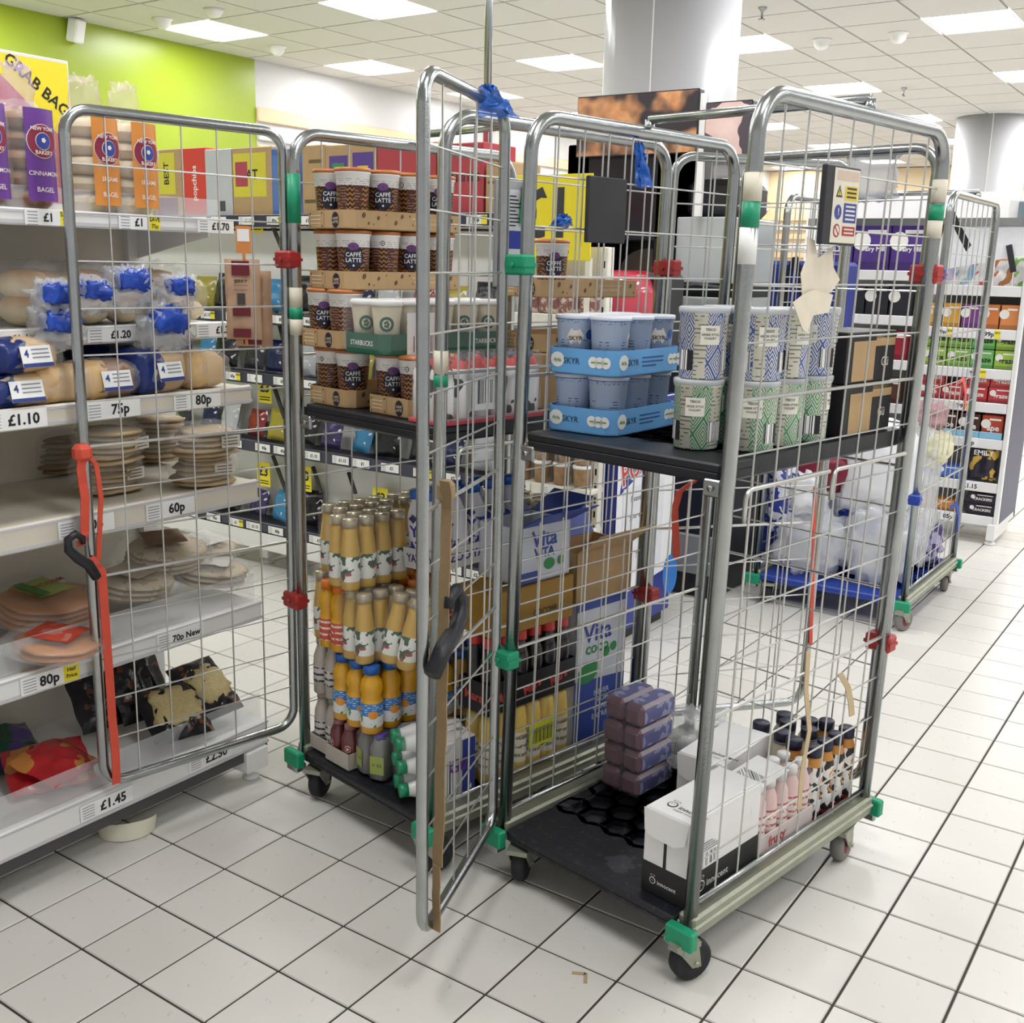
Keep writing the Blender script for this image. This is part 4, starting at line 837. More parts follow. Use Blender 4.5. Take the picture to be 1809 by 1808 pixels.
# frozen fruit tubs in wrap
PUR = mat('plum_tub', '#6b4556', .3, 0, .25, 35, spec=.7); PTOP = mat('blue_violet_print', rough=.4, fn=lambda: mix(nz(30, 2) > .52, '#4a4c8e', '#8d93bd'))
t = thing('fruit_tub_pack', 'block of eight plum coloured tubs wrapped in clear film', 'multipack', C2.W(.03, .325, .138), C2.th+.03)
tb = MB().rbox(.002, .002, .002, .062, .15, .062, .01); tb.rbox(.012, -.0015, .014, .052, .004, .05, .004); tb.X = T(0, 0, 0); tb.quad((.0625, .012, .012), (.0625, .14, .012), (.0625, .14, .054), (.0625, .012, .054), 1); tb.quad((.01, .015, .0625), (.054, .015, .0625), (.054, .14, .0625), (.01, .14, .0625), 1); tb = tb.mesh('tub', [PUR, PTOP])
for k in range(4):
    for i in (0, 1): inst('tub', tb, t, (.064*i, .004*(k % 2), .064*k))
    MB().rbox(-.003, -.004, .064*k, .131, .16, .064*k+.0635, .014).build('film_wrap', CLEAR, t)
WRAP = mat('crumpled_clear_bag', '#f2f4f4', .12, 0, .05, 30, 1.0, 45, alpha=.3, spec=1)
t = thing('plastic_bag', 'crumpled clear plastic bag with barcode label on the deck', 'bag', C2.W(.14, .6, .14), C2.th)
MB().blob(.1, .1, .085, .8, .45, 5, 3, 28, 18, (0, 0, .075)).build('film', WRAP, t); MB().blob(.07, .07, .05, .8, .5, 6, 9, 20, 12, (.02, -.02, .05)).build('inner_fold', WRAP, t); mb = MB().quad((-.01, 0, 0), (.06, 0, 0), (.06, 0, .05), (-.01, 0, .05), 0); mb.quad((.0, -.0006, .008), (.045, -.0006, .008), (.045, -.0006, .042), (.0, -.0006, .042), 1); mb.build('barcode_label', [PAPER, BARC], t, (.0, -.1, .06), .5)
# scraps of blue plastic tied to the rails
SCR = mat('blue_film_scrap', '#2c6fd0', .25, 0, .2, 40, .8, 80, alpha=.85)
def scrap(lab, p, w, h, seed, lean=0):
    mb = MB()
    for k in range(3):
        mb.grid(lambda u, v: Vector(((u-.5)*w*(.35+.9*v*(1-.4*k))+lean*v+.012*noise.noise(Vector((u*3, v*4, seed+k))), .015*noise.noise(Vector((u*5+k, v*6, seed)))+.004*k, -v*h*(1-.25*k)+.012*noise.noise(Vector((u*6, seed+k, v*2))))), 7, 12)
    tag(mb.build('plastic_scrap', SCR, None, p, .6), lab, 'plastic scrap')
scrap('blue plastic scrap knotted on top of the open cage door', onDoor(862, 150, hw2, d2v, .015), .07, .06, 2, .02)
scrap('blue plastic scrap hanging from the centre cage left rail', C2.W(.0+L2*1.7, .36, 1.765), .035, .1, 5, .02)
scrap('small blue plastic scrap caught behind the black board', C2.W(.03, .11, 1.59), .05, .025, 8, .0)
# ================================================================ bakery shelving on the left
BY0, BY1, BXB = -2.0, .02, -1.97
bs = thing('bakery_shelving', 'white and cream bakery shelving unit along the left edge', 'shelving', (0, 0, 0))
MB().box(BXB-.03, BY0, .08, BXB, BY1, 1.62).build('back_panel', CREAM, bs)
MB().box(BXB-.04, BY1-.05, 0, BXB+.02, BY1, 1.64).build('upright', WHITE, bs)
SH = [(.1, .175, -1.465, .02), (.478, .535, -1.475, .015), (.822, .885, -1.475, .015), (1.095, 1.145, -1.49, .012), (1.268, 1.312, -1.575, .01), (1.542, 1.58, -1.56, .01)]
SH = [(a, b, c-.025, d) for a, b, c, d in SH]; shelves = []
TRIM = mat('grey_ticket_strip', '#c9c8cb', .35, 0, .05, 8)
for i, (z0, z1, xf, t_) in enumerate(SH):
    mb = MB().rbox(BXB, BY0, z1-.022, xf-.012, BY1, z1-.004, .003)
    mb.rbox(xf-.014, BY0, z0, xf, BY1, z1, .004).box(xf-.001, BY0, z0+.004, xf+.0015, BY1, z0+.012, 1).box(xf-.001, BY0, z1-.01, xf+.0015, BY1, z1-.004, 1)
    if i == 0: mb.box(xf-.03, BY0, .07, xf-.006, BY1, .1, 2)  # dark strip stands in for the shadow under the lowest shelf
    s_ = mb.build('shelf', [WHITE if i not in (2, 3) else CREAM, TRIM, mat('painted_shelf_shadow', '#4a4648', .6)], bs); shelves.append(s_)
    for y in (BY1-.02, -.92): MB()._add([(BXB, y, z1-.02), (xf-.06, y, z1-.02), (xf-.06, y, z1-.045), (BXB, y, z1-.11), (BXB, y+.006, z1-.02), (xf-.06, y+.006, z1-.02), (xf-.06, y+.006, z1-.045), (BXB, y+.006, z1-.11)], [(0, 1, 2, 3), (7, 6, 5, 4), (0, 4, 5, 1), (1, 5, 6, 2), (2, 6, 7, 3), (3, 7, 4, 0)]).build('bracket', WHITE, s_)
    if i in (0, 1, 5): MB().rbox(xf-.03, BY0, z1-.002, xf-.027, BY1-.003, z1+(.075 if i < 2 else .05), .001).build('clear_riser', mat('acrylic_riser', '#eef0f2', .08, 0, 0, alpha=.22, spec=.9), s_)
MB().rbox(-1.56, BY1-.09, .035, -1.48, BY1-.01, .1, .004).lathe([(.025, 0), (.025, .008), (.008, .012), (.008, .04)], 12, c=(-1.52, BY1-.045, 0)).build('foot', WHITE, bs)
def ticket(shelf, p, txt, w=.15, h=.042, yel=None, small=True, ax='x', ts=.034, name='price_ticket'):
    mb = MB(); mb.X = T(p.x+.003, p.y, p.z, 0, 0, pi/2) if ax == 'x' else T(p.x, p.y-.003, p.z)
    mb.box(-w/2, -.0008, -h/2, w/2, .0008, h/2, 0)
    wy = w*.27 if yel else 0
    if yel:
        mb.quad((w/2-wy, -.0014, -h/2), (w/2, -.0014, -h/2), (w/2, -.0014, h/2), (w/2-wy, -.0014, h/2), 2)
        for k, ln in enumerate(yel.split('|')): mb.text(ln, .014, T(w/2-wy/2, -.002, .008-.016*k), 1, .02)
    if small:
        for k in range(5): mb.quad((-w/2+.006, -.0014, h*.3-k*.007), (-w/2+w*.26, -.0014, h*.3-k*.007), (-w/2+w*.26, -.0014, h*.3-k*.007+.002), (-w/2+.006, -.0014, h*.3-k*.007+.002), 3)
    mb.text(txt, ts, T((w*.12 if small else 0)-wy/2, -.0015, -.001), 1, .03)
    return mb.build(name, [PAPER, INK, YEL, flat('#8e9098')], shelf)
for i, px, py, txt, yel in ((0, 188, 1425, '£1.45', None), (0, 372, 1345, '£2.50', None), (1, 88, 1205, '80p', 'Half|Price'), (1, 318, 1125, '70p New', None), (2, 300, 893, '60p', None), (2, 152, 928, '60p', None), (3, 28, 755, '£1.10', None), (3, 200, 730, '75p', None), (3, 348, 714, '80p', None), (4, 25, 590, '£1.10', None), (4, 200, 583, '£1.20', None), (4, 385, 578, '£1.35', None), (5, 85, 382, '£1', 'SAVE|75p'), (5, 245, 388, '£1', 'SAVE|75p'), (5, 380, 396, '£1.70', None)):
    z0, z1, xf, _ = SH[i]; p = onX(px, py, xf); p.z = (z0+z1)/2; ticket(shelves[i], p, txt, .15 if i < 5 else .12, .042 if i < 4 else .034, yel, ts=(.034 if len(txt) < 6 else .024) if i < 4 else .026)
# ---- goods on the bakery shelves
CRUST = mat('bread_crust', rough=.55, fn=lambda: mix(nz(9, 3), '#c99a58', '#e4c795'), bump=.1, bs=60)
BUN = mat('baked_bun', rough=.45, fn=lambda: mix(S.m('SMOOTH_MAX', (XYZ()[2]*30-.05)+(nz(14, 3)-.5)*1.2, 0., .2), '#e9d6ae', '#b98646'))
BROWNB = mat('brown_bagel', rough=.45, fn=lambda: mix(nz(12, 3), '#7c5236', '#a87a50')); PALEB = mat('pale_dough', rough=.6, fn=lambda: mix(nz(14, 3), '#cdb68f', '#e0d0b0'))
PITTA = mat('pitta_bread', rough=.7, fn=lambda: mix(nz(16, 4), '#a8906c', '#cdb892')); FILM = mat('bread_film', '#ffffff', .1, 0, 0, 20, 1.0, 55, alpha=.15, spec=1)
BLUEB = mat('royal_blue_film', rough=.22, fn=lambda: mix(nz(14, 3), '#16308f', '#2f62d8'), bump=.6, bs=60); DBLUE = mat('navy_film', rough=.3, fn=lambda: mix(nz(14, 3), '#0d1a4c', '#1c3480'), bump=.5, bs=50)
def film(t, rx, ry, rz, c, seed, amp=.18, m=None): return MB().blob(rx, ry, rz, .75, amp, 9, seed, 26, 16, c).build('film_bag', m or FILM, t)
def bagels(px, py, z, lab, dm, cm, txt, h=.25):
    p = onX(px, py, -1.66); p.z = z; t = thing('bagel_pack', lab, 'bagels', p, .25, 'bagel packs'); n = 5
    tor = MB()
    for a in range(1): tor.grid(lambda u, v: Vector(((.034+.024*cos(2*pi*v))*cos(2*pi*u), (.034+.024*cos(2*pi*v))*sin(2*pi*u), .022*sin(2*pi*v))), 20, 10)
    me = tor.mesh('bagel', dm)
    for k in range(n): inst('bagel', me, t, (.004*(-1)**k, 0, .026+.043*k))
    film(t, .075, .066, .125, (0, 0, .118), len(lab), .1)
    lb = MB(); lb.X = T(.0, 0, 0, 0, 0, pi/2-.2); r_ = .078
    lb.grid(lambda u, v: Vector((r_*sin((u-.5)*1.0), -r_*cos((u-.5)*1.0), .02+.2*v)), 8, 6, 0)
    lb.disc(.037, T(0, 0, .15), 3, 24, 1, r_+.001); lb.disc(.0355, T(0, 0, .15), 1, 24, 1, r_+.002); lb.disc(.019, T(0, 0, .15), 3, 20, 1, r_+.003); lb.disc(.0175, T(0, 0, .15), 2, 20, 1, r_+.004); lb.disc(.006, T(0, 0, .152), 3, 5, 1, r_+.005)
    lb.text('NEW YORK', .011, T(0, 0, .176), 3, .02, bend=r_+.005); lb.text('BAKERY', .012, T(0, 0, .125), 3, .02, bend=r_+.005)
    lb.text(txt, .0135, T(0, 0, .08), 3, .01, bend=r_+.003); lb.text('BAGEL', .015, T(0, 0, .045), 3, .01, bend=r_+.003)
    lb.build('label', [cm, flat('#8c1f3f'), flat('#2c3f9a'), flat('#f0e6dc')], t)
    MB().blob(.03, .03, .05, .6, .5, 8, len(lab)+2, 16, 10, (0, 0, .265)).build('bag_neck', mat('tinted_neck_'+txt[:3], col='#ffffff', alpha=.28, rough=.15, fn=lambda: mix(nz(20), '#b07ec8' if txt[0] == 'C' else '#e8c9a0', '#ffffff')), t)
PURL = mat('purple_label', '#6d3a94', .3, 0, .15, 20); ORL = mat('orange_label', '#dd8f3e', .3, 0, .12, 20)
bagels(45, 360, 1.576, 'cinnamon bagel bag with purple label and round badge on top bakery shelf', BROWNB, PURL, 'CINNAMON')
bagels(160, 368, 1.576, 'pale bagel bag with orange label on top bakery shelf, left of two', PALEB, ORL, 'SESAME')
bagels(228, 372, 1.576, 'pale bagel bag with orange label on top bakery shelf, right of two', PALEB, ORL, 'SESAME')
bagels(-40, 352, 1.576, 'brown bagel bag cut off by the left edge of the photo', BROWNB, PURL, 'CINNAMON')
sb = thing('promo_board', 'pink and yellow grab bag board above the bagels', 'sign', onX(115, 105, -1.83)); sb.location.z = 1.6
mb = MB().rbox(0, -.6, 0, .012, .0, .35, .002); mb.X = T(.0126, -.6, 0, 0, 0, pi/2); mb.quad((.005, 0, .005), (.59, 0, .005), (.59, 0, .342), (.005, 0, .342), 1)
mb._add([(.36, -.0006, .342), (.595, -.0006, .342), (.595, -.0006, .17), (.56, -.0006, .17)], [(3, 2, 1, 0)], 2); mb.text('GRAB BAG', .04, T(.51, -.0012, .28, 0, .62), 3, .02); mb.text('SALE', .09, T(.38, -.0012, .15), 0, .02)
mb.build('board', [WHITE, flat('#c9575c'), YEL, INK], sb)
def rolls(px, py, z, lab, seed, tagp=True, n=4, s=1.0):
    p = onX(px, py, -1.72); p.z = z; t = thing('bread_roll_pack', lab, 'bread rolls', p, seed*.7, 'bagged bread rolls')
    me = MB().blob(.058*s, .047*s, .037*s, .95, .07, 4, seed, 20, 14).mesh('bread_roll', BUN)
    for k, (x, y, zz) in enumerate(((0, 0, .034), (.01, .09, .034), (0, .005, .09), (.008, .085, .088))[:n]): inst('bread_roll', me, t, (x, y, zz*s))
    film(t, .08*s, .12*s, .07*s, (0, .045, .076*s), seed)
    if tagp:
        q = MB().grid(lambda u, v: Vector((.09+.012*noise.noise(Vector((u*3, v*3, seed))), (u-.5)*.09*(1-.3*v)+.04, .06+.075*v+.012*noise.noise(Vector((u*4, seed, v*4))))), 8, 6); q.build('printed_film', BLUEB, t)
        q = MB().grid(lambda u, v: Vector((.094+.012*noise.noise(Vector((u*3, v*3, seed))), (u-.5)*.1+.04, .045+.018*v)), 6, 2); q.build('film_band', flat('#d8dcec', .25), t)
for i, (px, py, lab) in enumerate(((45, 560, 'bagged bread rolls at far left under the bagels'), (150, 562, 'bagged bread rolls with blue print behind cage door post'), (215, 566, 'bagged bread rolls with blue print in the middle of the bakery shelf'), (290, 572, 'bagged bread rolls with blue print nearest the shelf end'), (330, 578, 'small bagged rolls with blue print at the shelf end'))): rolls(px, py, 1.312, lab, i+1, i > 0, 4 if i < 4 else 2, 1.05 if i < 4 else .8)
def tails(px, py, s, lab):     # crumpled bag ends that hang over the shelf edge
    p = onX(px, py, -1.56); t = thing('bag_tail', lab, 'bread bag', p); MB().blob(.03, .06*s, .05*s, .7, .5, 7, s*9, 22, 14).build('film', mat('crinkled_bag', '#f2f4f8', .12, 0, 0, 20, 1, 40, alpha=.3, spec=1), t); MB().blob(.026, .042*s, .026*s, .6, .45, 6, s*5+px, 20, 12, (.014, 0, .016*s)).build('printed_film', BLUEB, t)
for a_ in ((95, 530, .9, 'blue printed bread bag end above the left shelf ticket'), (160, 522, .85, 'blue printed bread bag end just right of the cage door post'), (228, 508, 1.0, 'blue printed bread bag end standing highest in the row'), (312, 515, .8, 'blue printed bread bag end nearest the shelf end')): tails(*a_)
tails(100, 580, 1.0, 'twisted clear bag end with blue print hanging over shelf left'); tails(290, 580, 1.25, 'twisted clear bag end with blue print hanging over shelf right')
def loaf(px, py, z, lab, m1, m2, seed, L=.17, hh=.046, X=-1.59):
    p = onX(px, py, X); p.z = z; t = thing('bread_loaf', lab, 'bread', p, .12*(seed % 3-1), 'wrapped loaves')
    MB().blob(.062, L/2, hh, .62, .07, 4, seed, 24, 16, (0, .0, hh)).build('loaf', m1, t); MB().blob(.065, L*.3, hh*1.04, .65, .12, 8, seed+3, 24, 14, (0, -L*.24, hh)).build('wrap', m2, t); film(t, .068, L*.58, hh*1.08, (0, 0.01, hh), seed, .12)
    if seed in (3, 6, 7, 8): return
    mb = MB(); mb.X = T(.071, .0, hh, -.0, 0, pi/2) @ T(rx=-.25); mb.box(-.04, -.0006, -.024, .04, .0006, .024, 0)
    for k in range(3): mb.quad((-.012, -.0012, .014-k*.009), (.034, -.0012, .014-k*.009), (.034, -.0012, .017-k*.009), (-.012, -.0012, .017-k*.009), 2)
    mb.quad((-.04, -.0012, -.024), (.04, -.0012, -.024), (.04, -.0012, -.015), (-.04, -.0012, -.015), 1); mb.text('4', .024, T(-.026, -.0014, .006), 1, .02); mb.build('label', [PAPER, flat('#2a3c82'), flat('#8a8d98')], t)
for a_ in ((20, 728, 1.142, 'dark blue wrapped loaf at the bottom left of the loaf shelf', CRUST, DBLUE, 1, .17, .038), (32, 690, 1.216, 'blue wrapped loaf lying on another at shelf left', CRUST, DBLUE, 2, .17, .04), (100, 712, 1.142, 'tan crusted loaf in clear wrap, beside the blue loaves', CRUST, CRUST, 3, .14, .045), (178, 705, 1.142, 'tan loaf with white label right of the cage door post', BROWNB, CRUST, 4, .16, .045), (268, 698, 1.142, 'large loaf with navy wrap in the middle of loaf shelf', CRUST, DBLUE, 5, .17, .056), (352, 690, 1.142, 'loaf at the shelf end with open clear wrap', CRUST, CRUST, 6, .12, .048), (15, 650, 1.142, 'small blue wrapped pack behind the loaves at shelf left', CRUST, DBLUE, 7, .17, .058, -1.72), (190, 672, 1.142, 'dark blue loaf behind the tan loaves', DBLUE, DBLUE, 8, .2, .058, -1.74)): loaf(*a_)
def pitta(px, py, z, n, lab, seed, w=.085, m=None):
    p = onZ(px, py, z); t = thing('pitta_pack', lab, 'pitta bread', p, .2*(seed % 4-1.5), 'pitta packs'); me = MB().blob(w*.8, w, .0085, .8, .12, 5, seed, 22, 6).mesh('pitta', m or PITTA)
    for k in range(n): inst('pitta', me, t, (.006*sin(k*2+seed), .006*cos(k*3), .01+.0145*k), .3*k)
    film(t, w*.86, w*1.08, .0075*n+.008, (0, 0, .0075*n+.011), seed, .1); mb = MB().box(0, -.028, 0, .001, .028, .03, 0); 
    for k in range(3): mb.quad((.0015, -.022, .006+.008*k), (.0015, .02, .006+.008*k), (.0015, .02, .009+.008*k), (.0015, -.022, .009+.008*k), 1)
    mb.build('label', [flat('#d8d2c6'), flat('#70675c')], t, (w*.86, .03, .006*n)); return t
pitta(190, 868, .884, 6, 'lower pitta stack in the middle of the pitta shelf', 2); pitta(195, 818, .974, 6, 'upper pitta stack in the middle of the pitta shelf', 3); pitta(360, 856, .884, 6, 'lower pitta stack at the end of the pitta shelf', 4); pitta(362, 806, .974, 5, 'upper pitta stack at the end of the pitta shelf', 5)
pitta(285, 815, .884, 9, 'tall pitta stack at the back between two stacks', 6, .07); pitta(105, 835, .884, 7, 'dark pitta stack at the left end of the pitta shelf', 7, .075, mat('wholemeal_pitta', rough=.7, fn=lambda: mix(nz(16, 4), '#7a6146', '#a08862')))
WRAPM = mat('tortilla_wrap', rough=.7, fn=lambda: mix((nz(30, 4) > .6)*.6, '#cfc0a2', '#9a7f58'))
def flatpack(px, py, z, lab, seed, m, lm, rz=0, w=.12, txt=None, n=3, tilt=.12):
    p = onZ(px, py, z); p.z += .022; t = thing('wrap_pack', lab, 'wrap pack', p, 0, 'flat wrap packs', rot=(0, tilt, rz)); me = MB().blob(w, w, .009, 1, .06, 4, seed, 24, 6).mesh('wrap', m)
    for k in range(n): inst('wrap', me, t, (.004*k, .003*k, .01+.015*k))
    film(t, w*1.15, w*1.2, .008*n+.01, (0, 0, .008*n+.006), seed, .12)
    mb = MB().grid(lambda u, v: Vector(((u-.5)*.11, (v-.5)*.11, .018*n+.012+.004*noise.noise(Vector((u*4, v*4, seed))))), 6, 6)
    if txt: mb.text(txt, .026, T(0, .02, .018*n+.02, -pi/2, 0, pi/2+pi), 1, .02); mb.quad((-.05, -.05, .018*n+.0165), (.05, -.05, .018*n+.0165), (.05, -.02, .018*n+.0165), (-.05, -.02, .018*n+.0165), 2)
    mb.build('label', [lm, flat('#9c2f26'), flat('#4f8a3a')], t)
flatpack(70, 1025, .535, 'brown tortilla pack at the back left of the wrap shelf', 1, mat('dark_wrap', rough=.7, fn=lambda: mix(nz(20, 3), '#5e4630', '#93795a')), flat('#b9a98c'), .4, .11, n=5)
flatpack(75, 1105, .535, 'tortilla pack with green label and orange edge', 2, mat('orange_wrap', '#c98645', .6), flat('#a8b56a'), .2, .12, 'MISSION', 4); flatpack(100, 1165, .535, 'orange edged flatbread pack lying at the shelf front', 3, mat('orange_wrap', '#c98645', .6), flat('#c2452f'), .5, .1, n=2)
flatpack(235, 1060, .56, 'naan pack with white and blue label in the middle', 4, WRAPM, flat('#c6b8a4'), .3, .1, n=3); flatpack(290, 1010, .6, 'clear tortilla pack lying across the naan packs', 5, WRAPM, flat('#7a5a44'), -.4, .11, n=4); flatpack(370, 1040, .545, 'clear flatbread pack at the end of the wrap shelf', 6, WRAPM, flat('#d3cfc8'), .7, .1, n=3); flatpack(360, 990, .6, 'folded clear wrap pack on top at the shelf end', 7, WRAPM, flat('#dcd9d4'), .1, .09, n=2)
def noodle(px, py, z, lab, seed, m, rz, w=.16, h=.2, tilt=-1.1, t_=.05, win=None):
    p = onZ(px, py, z); t = thing('noodle_bag', lab, 'food bag', p+Vector((0, 0, .01)), 0, rot=(tilt, 0, rz)); MB().pillow(w, h, t_, seed, .006).build('bag', m, t)
    if win: MB().blob(w*.4, t_*.45, h*.34, .75, .25, 6, seed, 24, 14, (0, -.014, h*.5)).build('contents', win, t)
BLKF = mat('black_glossy_film', rough=.2, fn=lambda: mix(nz(18, 2) > .62, '#17141a', '#6b3a22'), bump=.5, bs=60); NOOD = mat('noodles', rough=.5, fn=lambda: mix(nz(120, 3), '#a8935a', '#d8c795'), bump=.6, bs=220); REDF = mat('red_glossy_film', rough=.22, fn=lambda: mix(nz(12, 2) > .55, '#b8242a', '#c7803e'), bump=.4, bs=50)
noodle(200, 1290, .178, 'black noodle bag leaning behind the orange strap', 1, BLKF, 1.4, .17, .2, -.7); noodle(265, 1275, .178, 'black noodle bag in the middle of the lowest shelf', 2, BLKF, 1.5, .16, .2, -.5); noodle(330, 1310, .2, 'noodle bag with clear window at the front of lowest shelf', 3, BLKF, 1.3, .17, .19, -1.05, .06, NOOD); noodle(395, 1270, .2, 'noodle bag with clear window at the end of lowest shelf', 4, BLKF, 1.6, .16, .19, -.85, .06, NOOD)
noodle(100, 1400, .18, 'torn red prawn cracker bag on the lowest shelf', 5, REDF, 1.2, .2, .18, -1.3, .05); noodle(140, 1375, .21, 'orange red snack bag lying on the red bag', 6, REDF, 1.8, .16, .16, -1.35, .05); noodle(12, 1370, .18, 'green and purple vegetable bag at the left edge of lowest shelf', 7, mat('green_violet_film', rough=.25, fn=lambda: mix(nz(9, 2) > .5, '#1e4a35', '#4a3a78')), 1.3, .2, .18, -1.3, .06)
# paper jerky pouches on a clip strip at the shelf end
JK = mat('brown_paper_pouch', '#c3a084', .7, 0, .08, 20, .2, 90); MAR = mat('maroon_print', '#6e1f2a', .5)
for i, (px, py, w) in enumerate(((432, 600, .095), (450, 612, .1))):
    p = onY(px, py, -.0+.03*i); t = thing('jerky_pouch', ('front' if i == 0 else 'rear')+' brown paper pouch with maroon panels hung at the shelf end', 'pouch', p, .55); h = (.21, .2)[i]
    mb = MB().pillow(w, h, .03, i+3, .002); mb.build('pouch', JK, t); lb = MB()
    for z0, z1, ww, mi in ((h*.80, h*.98, .5, 0), (h*.03, h*.14, .5, 0), (h*.3, h*.42, .5, 0), (h*.44, h*.58, .22, 2)): MB().box(-w*ww/2, -.0178, z0, w*ww/2, -.0168, z1).build('printed_panel', (MAR, INK, flat('#4b4440'))[mi], t)
    for k in range(3): lb.quad((-w*.2, -.0178, h*.62+k*.012), (w*.2, -.0178, h*.62+k*.012), (w*.2, -.0178, h*.625+k*.012), (-w*.2, -.0178, h*.625+k*.012), 1)
    lb.text('JERKY', .013, T(0, -.018, h*.73), 1, .01); lb.build('lettering', [MAR, INK], t)
t = thing('clip_strip', 'orange edged clip strip holding the brown pouches', 'clip strip', onY(430, 420, .0), .55); MB().box(-.02, -.001, -.04, .02, .001, .03).box(-.004, -.001, -.28, .004, .001, -.04).build('strip', flat('#d88c4a'), t); MB().box(-.016, -.002, -.01, .016, -.001, .022).build('price_card', PAPER, t)
# scraps on the floor
tag(MB().grid(lambda u, v: Vector((.06*cos(2.8*u-1.4)*(1-.3*v), .07*sin(2.8*u-1.4)*(1+.1*v), .002+.04*v)), 16, 4).build('paper_peel', mat('cream_card_scrap', '#dcd7c2', .5), None, onZ(225, 1468, 0), -.6), 'curled cream card scrap on the floor below the bakery shelf', 'litter')
tag(MB().box(-.03, -.004, 0, .0, .004, .002).box(-.004, -.03, 0, .004, .002, .002).build('wood_splinter', mat('pale_wood', '#b39c78', .7), None, onZ(1035, 1722, 0), .5), 'bent pale splinter on the floor in front of the centre cage', 'litter')
# ================================================================ dark ticketed gondola behind the laden cage
GX0, GX1, GY = -4.4, -1.68, 1.5
gg = thing('snack_gondola', 'long white backed gondola with dark shelves behind the laden cage', 'shelving')
MB().box(GX0, GY+.46, .1, GX1, GY+.5, 1.68).build('back_panel', WHITE, gg)
for za, zb in ((.24, .575), (.64, .9), (.965, 1.18), (1.245, 1.61)): MB().box(GX0, GY+.17, za-.03, GX1, GY+.178, zb).build('card_backing', WHITE, gg)
MB().rbox(GX0, GY, .10, GX1, GY+.46, .2, .006).build('base', WHITE, gg)
for x in (-4.0, -3.2, -2.4, -1.75): MB().rbox(x-.03, GY+.08, .03, x+.03, GY+.4, .1, .004).lathe([(.03, 0), (.03, .01), (.01, .014), (.01, .04)], 12, c=(x, GY+.11, 0)).build('foot', WHITE, gg)
DARK = mat('dark_shelf', '#22222e', .4, 0, .1); GS = []
for z in (.235, .63, .955, 1.235, 1.67):
    s_ = MB().rbox(GX0, GY+.03, z-.05, GX1, GY+.46, z-.01, .003).rbox(GX0, GY, z-.05, GX1, GY+.02, z+.005, .003, 1).build('shelf', [DARK if z < 1.5 else WHITE, mat('dark_ticket_rail', '#3a3a4c', .35)], gg); GS.append(s_)
    k = 0; x = GX0+.1
    while x < GX1-.1:
        yel = R.random() < .4; ticket(s_, Vector((x, GY-.001, z-.022)), R.choice(('85p', '£1', '£1.15', '£2', '65p')), .1, .036, 'NEW' if yel else None, ax='y', ts=.02); x += R.uniform(.12, .2)
def flag(px, py, s=.1):
    p = onY(px, py, GY+.1); mb = MB().box(-s*.45, -.001, -s*.6, s*.45, .001, s*.6, 0); mb.text('£3', s*.62, T(0, -.0015, s*.12), 1, .03)
    for k in range(2): mb.quad((-s*.35, -.0015, -s*.35-k*s*.12), (s*.35, -.0015, -s*.35-k*s*.12), (s*.35, -.0015, -s*.3-k*s*.12), (-s*.35, -.0015, -s*.3-k*s*.12), 1)
    mb.build('price_flag', [YEL, INK], gg, p)
def strut(a, b):
    p, q = onY(*a, GY+.12), onY(*b, GY+.04); d = Vector((0, .008, 0)); MB().ribbon([p, q], .02, (1, 0, .4), .004).build('angled_strut', mat('dark_strut', '#332c33', .5), gg)
for a in ((468, 690), (466, 838), (538, 846), (672, 885), (452, 388), (402, 540), (530, 560)): flag(*a)
for a in (((478, 665), (503, 740)), ((482, 805), (506, 870)), ((553, 825), (568, 872)), ((616, 835), (628, 872)), ((468, 365), (498, 440)), ((482, 525), (500, 600))): strut(*a)
cols = {'red': '#8e2f2e', 'charcoal': '#22222a', 'light blue': '#3f86b4', 'dark grey': '#34343e', 'silver': '#b9bcc2', 'olive yellow': '#a89c3c', 'violet': '#3f3362', 'black': '#17171c', 'navy': '#1f2650'}
SBAG = [MB().pillow(.13, .15, .05, s, .006).mesh('bag', None) for s in range(3)]
def crispmat(n, h): return mat('crisp_film_'+n.replace(' ', '_'), rough=.25, bump=.5, bs=60, fn=lambda: mix(nz(11, 2) > .55, h, mix(nz(25, 1) > .5, '#e6e2dc', h)))
for si, (z, nm) in enumerate(((.245, 'lowest'), (.64, 'second'), (.965, 'third'), (1.245, 'fourth'))):
    x = -3.75; k = 0; seq = list(cols)
    while x < GX1-.1:
        c = seq[(k*5+si*3) % len(seq)]; 
        t = thing('snack_bag', '%s snack bag on the %s dark gondola shelf, %s from left' % (c, nm, ORD[k % 12]), 'snack bag', (x, GY+.06+.02*(k % 2), z), 0, 'snack bags on the dark gondola', rot=(-.25, 0, R.uniform(-.3, .3))); MB().pillow(.13, .13+.02*(k % 3), .05, k+si*9, .006, nu=8, nv=9).build('bag', crispmat(c, cols[c]), t); x += .172; k += 1
